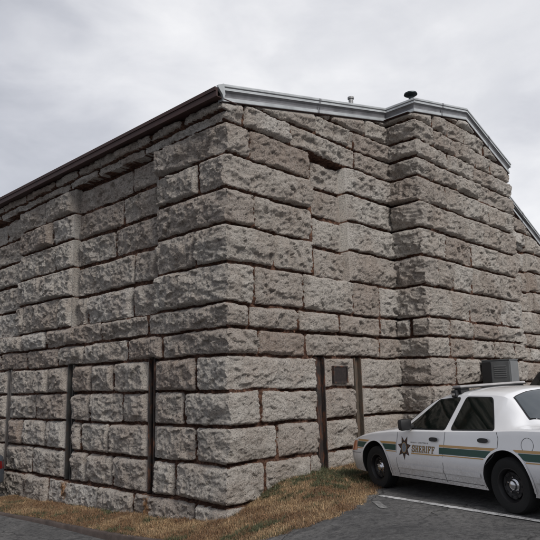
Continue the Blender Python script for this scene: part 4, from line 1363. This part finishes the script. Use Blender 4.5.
def suv(root, paint):
    c = Car(root, SUV, paint)
    cut = []
    for ax in (0, -2.75):
        for s in (1, -1): cut.append(arch_cutter(ax, .40, .43, s*.66, s*1.2))
    c.cut([join_cut(cut)])
    polys = [rounded([(-.86, 1.13), (-1.38, 1.66), (-1.72, 1.70), (-1.72, 1.13)], .04), rounded([(-1.80, 1.13), (-1.80, 1.70), (-2.62, 1.70), (-2.62, 1.13)], .05), rounded([(-2.72, 1.14), (-2.72, 1.69), (-3.50, 1.66), (-3.50, 1.14)], .05)]
    for s in (1, -1):
        for p in polys: c.panel('side_window', [p], M['glass'], 'side', s, .005)
        c.panel('headlamp', [rounded([(s*.45, .72), (s*.45, .80), (s*.70, .80), (s*.70, .72)], .02)], M['lens'], 'front', 1, .008)
        c.panel('tail_lamp', [rounded([(s*.62, .9), (s*.62, 1.15), (s*.76, 1.15), (s*.76, .9)], .02)], M['redl'], 'rear', 1, .01)
        c.panel('panel_gap', stroke([(-1.76, 1.7), (-1.76, .4)], .008)+stroke([(-2.6, 1.0), (-2.45, .7), (-2.3, .4)], .008), M['gapd'], 'side', s, .003, step=.2)
        for hx in (-1.58, -2.42): c.panel('door_handle', [rounded([(hx, .95), (hx, .99), (hx-.16, .99), (hx-.16, .95)], .02)], M['black'], 'side', s, .02, thick=-.018)
        bm = bmesh.new(); add_box(bm, (-.90, min(s*.90, s*1.12), 1.10), (-.78, max(s*.90, s*1.12), 1.26), .03); bm_obj('side_mirror', bm, M['black'], root, 50)
    ws = [(-.56, 0), (-.60, .5), (-.70, .68), (-1.27, .66), (-1.27, 0)]; ws = ws+[(a, -b) for a, b in ws[::-1][1:-1]]
    c.panel('windshield', [ws], M['glass'], 'top', 1, .006)
    c.panel('rear_window', [rounded([(-.6, 1.15), (-.55, 1.55), (.55, 1.55), (.6, 1.15)], .05)], M['glass'], 'rear', 1, .006)
    c.panel('grille', [rounded([(-.38, .64), (-.38, .78), (.38, .78), (.38, .64)], .02)], M['under'], 'front', 1, .01)
    for ax in (0, -2.75):
        for s in (1, -1): wheel(root, ax, s*.83, .37, s, .37)
s_ = empty('parked_suv', (0, 0, 0))
tag(s_, 'black sport utility vehicle parked beyond the patrol car, only its dark windshield edge showing', 'car')
suv(s_, M['blackp'])
hd = 1.1799; fwv = Vector((math.cos(hd), math.sin(hd), 0)); lfv = Vector((-math.sin(hd), math.cos(hd), 0))
pp = Vector((2.4728, -2.2215, 0))+fwv*.95+lfv*(-3.35); pp.z = float(gz(pp.x, pp.y))
s_.matrix_world = car_matrix(pp, hd, -.0274, -.0349)

# ------------------------------------------------------------------ camera
F = 626.62546; yaw, pitch, roll = RAD(46.32617), RAD(10.463604), RAD(-1.375507)
f_ = Vector((math.cos(pitch)*math.sin(yaw), math.cos(pitch)*math.cos(yaw), math.sin(pitch)))
r0 = Vector((math.cos(yaw), -math.sin(yaw), 0)); u0 = r0.cross(f_)
r_ = r0*math.cos(roll)+u0*math.sin(roll); u_ = u0*math.cos(roll)-r0*math.sin(roll)
cam = bpy.data.cameras.new('camera'); co = link(bpy.data.objects.new('camera', cam))
mw = Matrix((r_, u_, -f_)).transposed().to_4x4(); mw.translation = Vector((-7.279, -8.0, 1.65))
co.matrix_world = mw
cam.sensor_width = 36; cam.lens = F/540*36; cam.clip_end = 3000; cam.clip_start = .05
scene.camera = co

# ------------------------------------------------------------------ light
SUN_DIR = Vector((-.30, -1.0, 1.0)).normalized()   # towards the sun
sun = bpy.data.lights.new('sun', 'SUN'); sun.energy = 1.5; sun.angle = RAD(18); sun.color = (1, .965, .92)
so = link(bpy.data.objects.new('sun', sun)); so.rotation_euler = SUN_DIR.to_track_quat('Z', 'Y').to_euler()
w = bpy.data.worlds.new('World'); scene.world = w; w.use_nodes = True
nt = w.node_tree; bg = nt.nodes['Background']; outn = nt.nodes['World Output']
sky = N(nt, 'ShaderNodeTexSky', sky_type='NISHITA', sun_disc=False)
sky.sun_elevation = math.asin(SUN_DIR.z); sky.sun_rotation = math.atan2(SUN_DIR.x, SUN_DIR.y)
nt.links.new(sky.outputs[0], bg.inputs['Color']); bg.inputs['Strength'].default_value = .08
tc = N(nt, 'ShaderNodeTexCoord')
mp = N(nt, 'ShaderNodeMapping'); mp.inputs['Scale'].default_value = (1, 1, 2.2); mp.inputs['Location'].default_value = (.35, .2, .1)
nt.links.new(tc.outputs['Generated'], mp.inputs['Vector'])
n1 = noise_node(nt, mp.outputs['Vector'], 1.6, 6, .5, .25)
n2 = noise_node(nt, mp.outputs['Vector'], 5.5, 5, .55, .3)
n3_ = noise_node(nt, mp.outputs['Vector'], 3.2, 8, .55, .5)
dt = N(nt, 'ShaderNodeVectorMath', operation='DOT_PRODUCT'); nt.links.new(tc.outputs['Generated'], dt.inputs[0])
dt.inputs[1].default_value = Vector((.93, .30, .20)).normalized()
v = mathn(nt, 'ADD', mathn(nt, 'MULTIPLY', n1, 1.2), mathn(nt, 'MULTIPLY', n2, .62))
v = mathn(nt, 'ADD', v, mathn(nt, 'MULTIPLY', dt.outputs['Value'], .42))
d2 = N(nt, 'ShaderNodeVectorMath', operation='DOT_PRODUCT'); nt.links.new(tc.outputs['Generated'], d2.inputs[0])
d2.inputs[1].default_value = (r_*((395-270)/F)+u_*((270-120)/F)+f_).normalized()
v = mathn(nt, 'ADD', v, mrange(nt, d2.outputs['Value'], .84, .995, -.10, .24))
d3 = N(nt, 'ShaderNodeVectorMath', operation='DOT_PRODUCT'); nt.links.new(tc.outputs['Generated'], d3.inputs[0])
d3.inputs[1].default_value = (r_*((560-270)/F)+u_*((270+10)/F)+f_).normalized()
v = mathn(nt, 'ADD', v, mrange(nt, d3.outputs['Value'], .90, 1.0, 0, -.30))
v = mathn(nt, 'MULTIPLY', v, .5)
cc = ramp(nt, v, [(.40, (.46, .475, .525)), (.50, (.60, .61, .66)), (.60, (.78, .785, .82)), (.72, (.97, .967, .98))])
cc = mix(nt, mrange(nt, n3_, .45, .70, 0, .5), cc, (.68, .69, .73))
bg2 = N(nt, 'ShaderNodeBackground'); nt.links.new(cc, bg2.inputs['Color']); bg2.inputs['Strength'].default_value = .53
ms = N(nt, 'ShaderNodeMixShader'); ms.inputs[0].default_value = .93
nt.links.new(bg.outputs[0], ms.inputs[1]); nt.links.new(bg2.outputs[0], ms.inputs[2])
nt.links.new(ms.outputs[0], outn.inputs['Surface'])

scene.view_settings.view_transform = 'Standard'; scene.view_settings.look = 'None'
scene.view_settings.exposure = .92; scene.view_settings.gamma = 1
scene.cycles.max_bounces = 6
scene.cycles.use_denoising = True
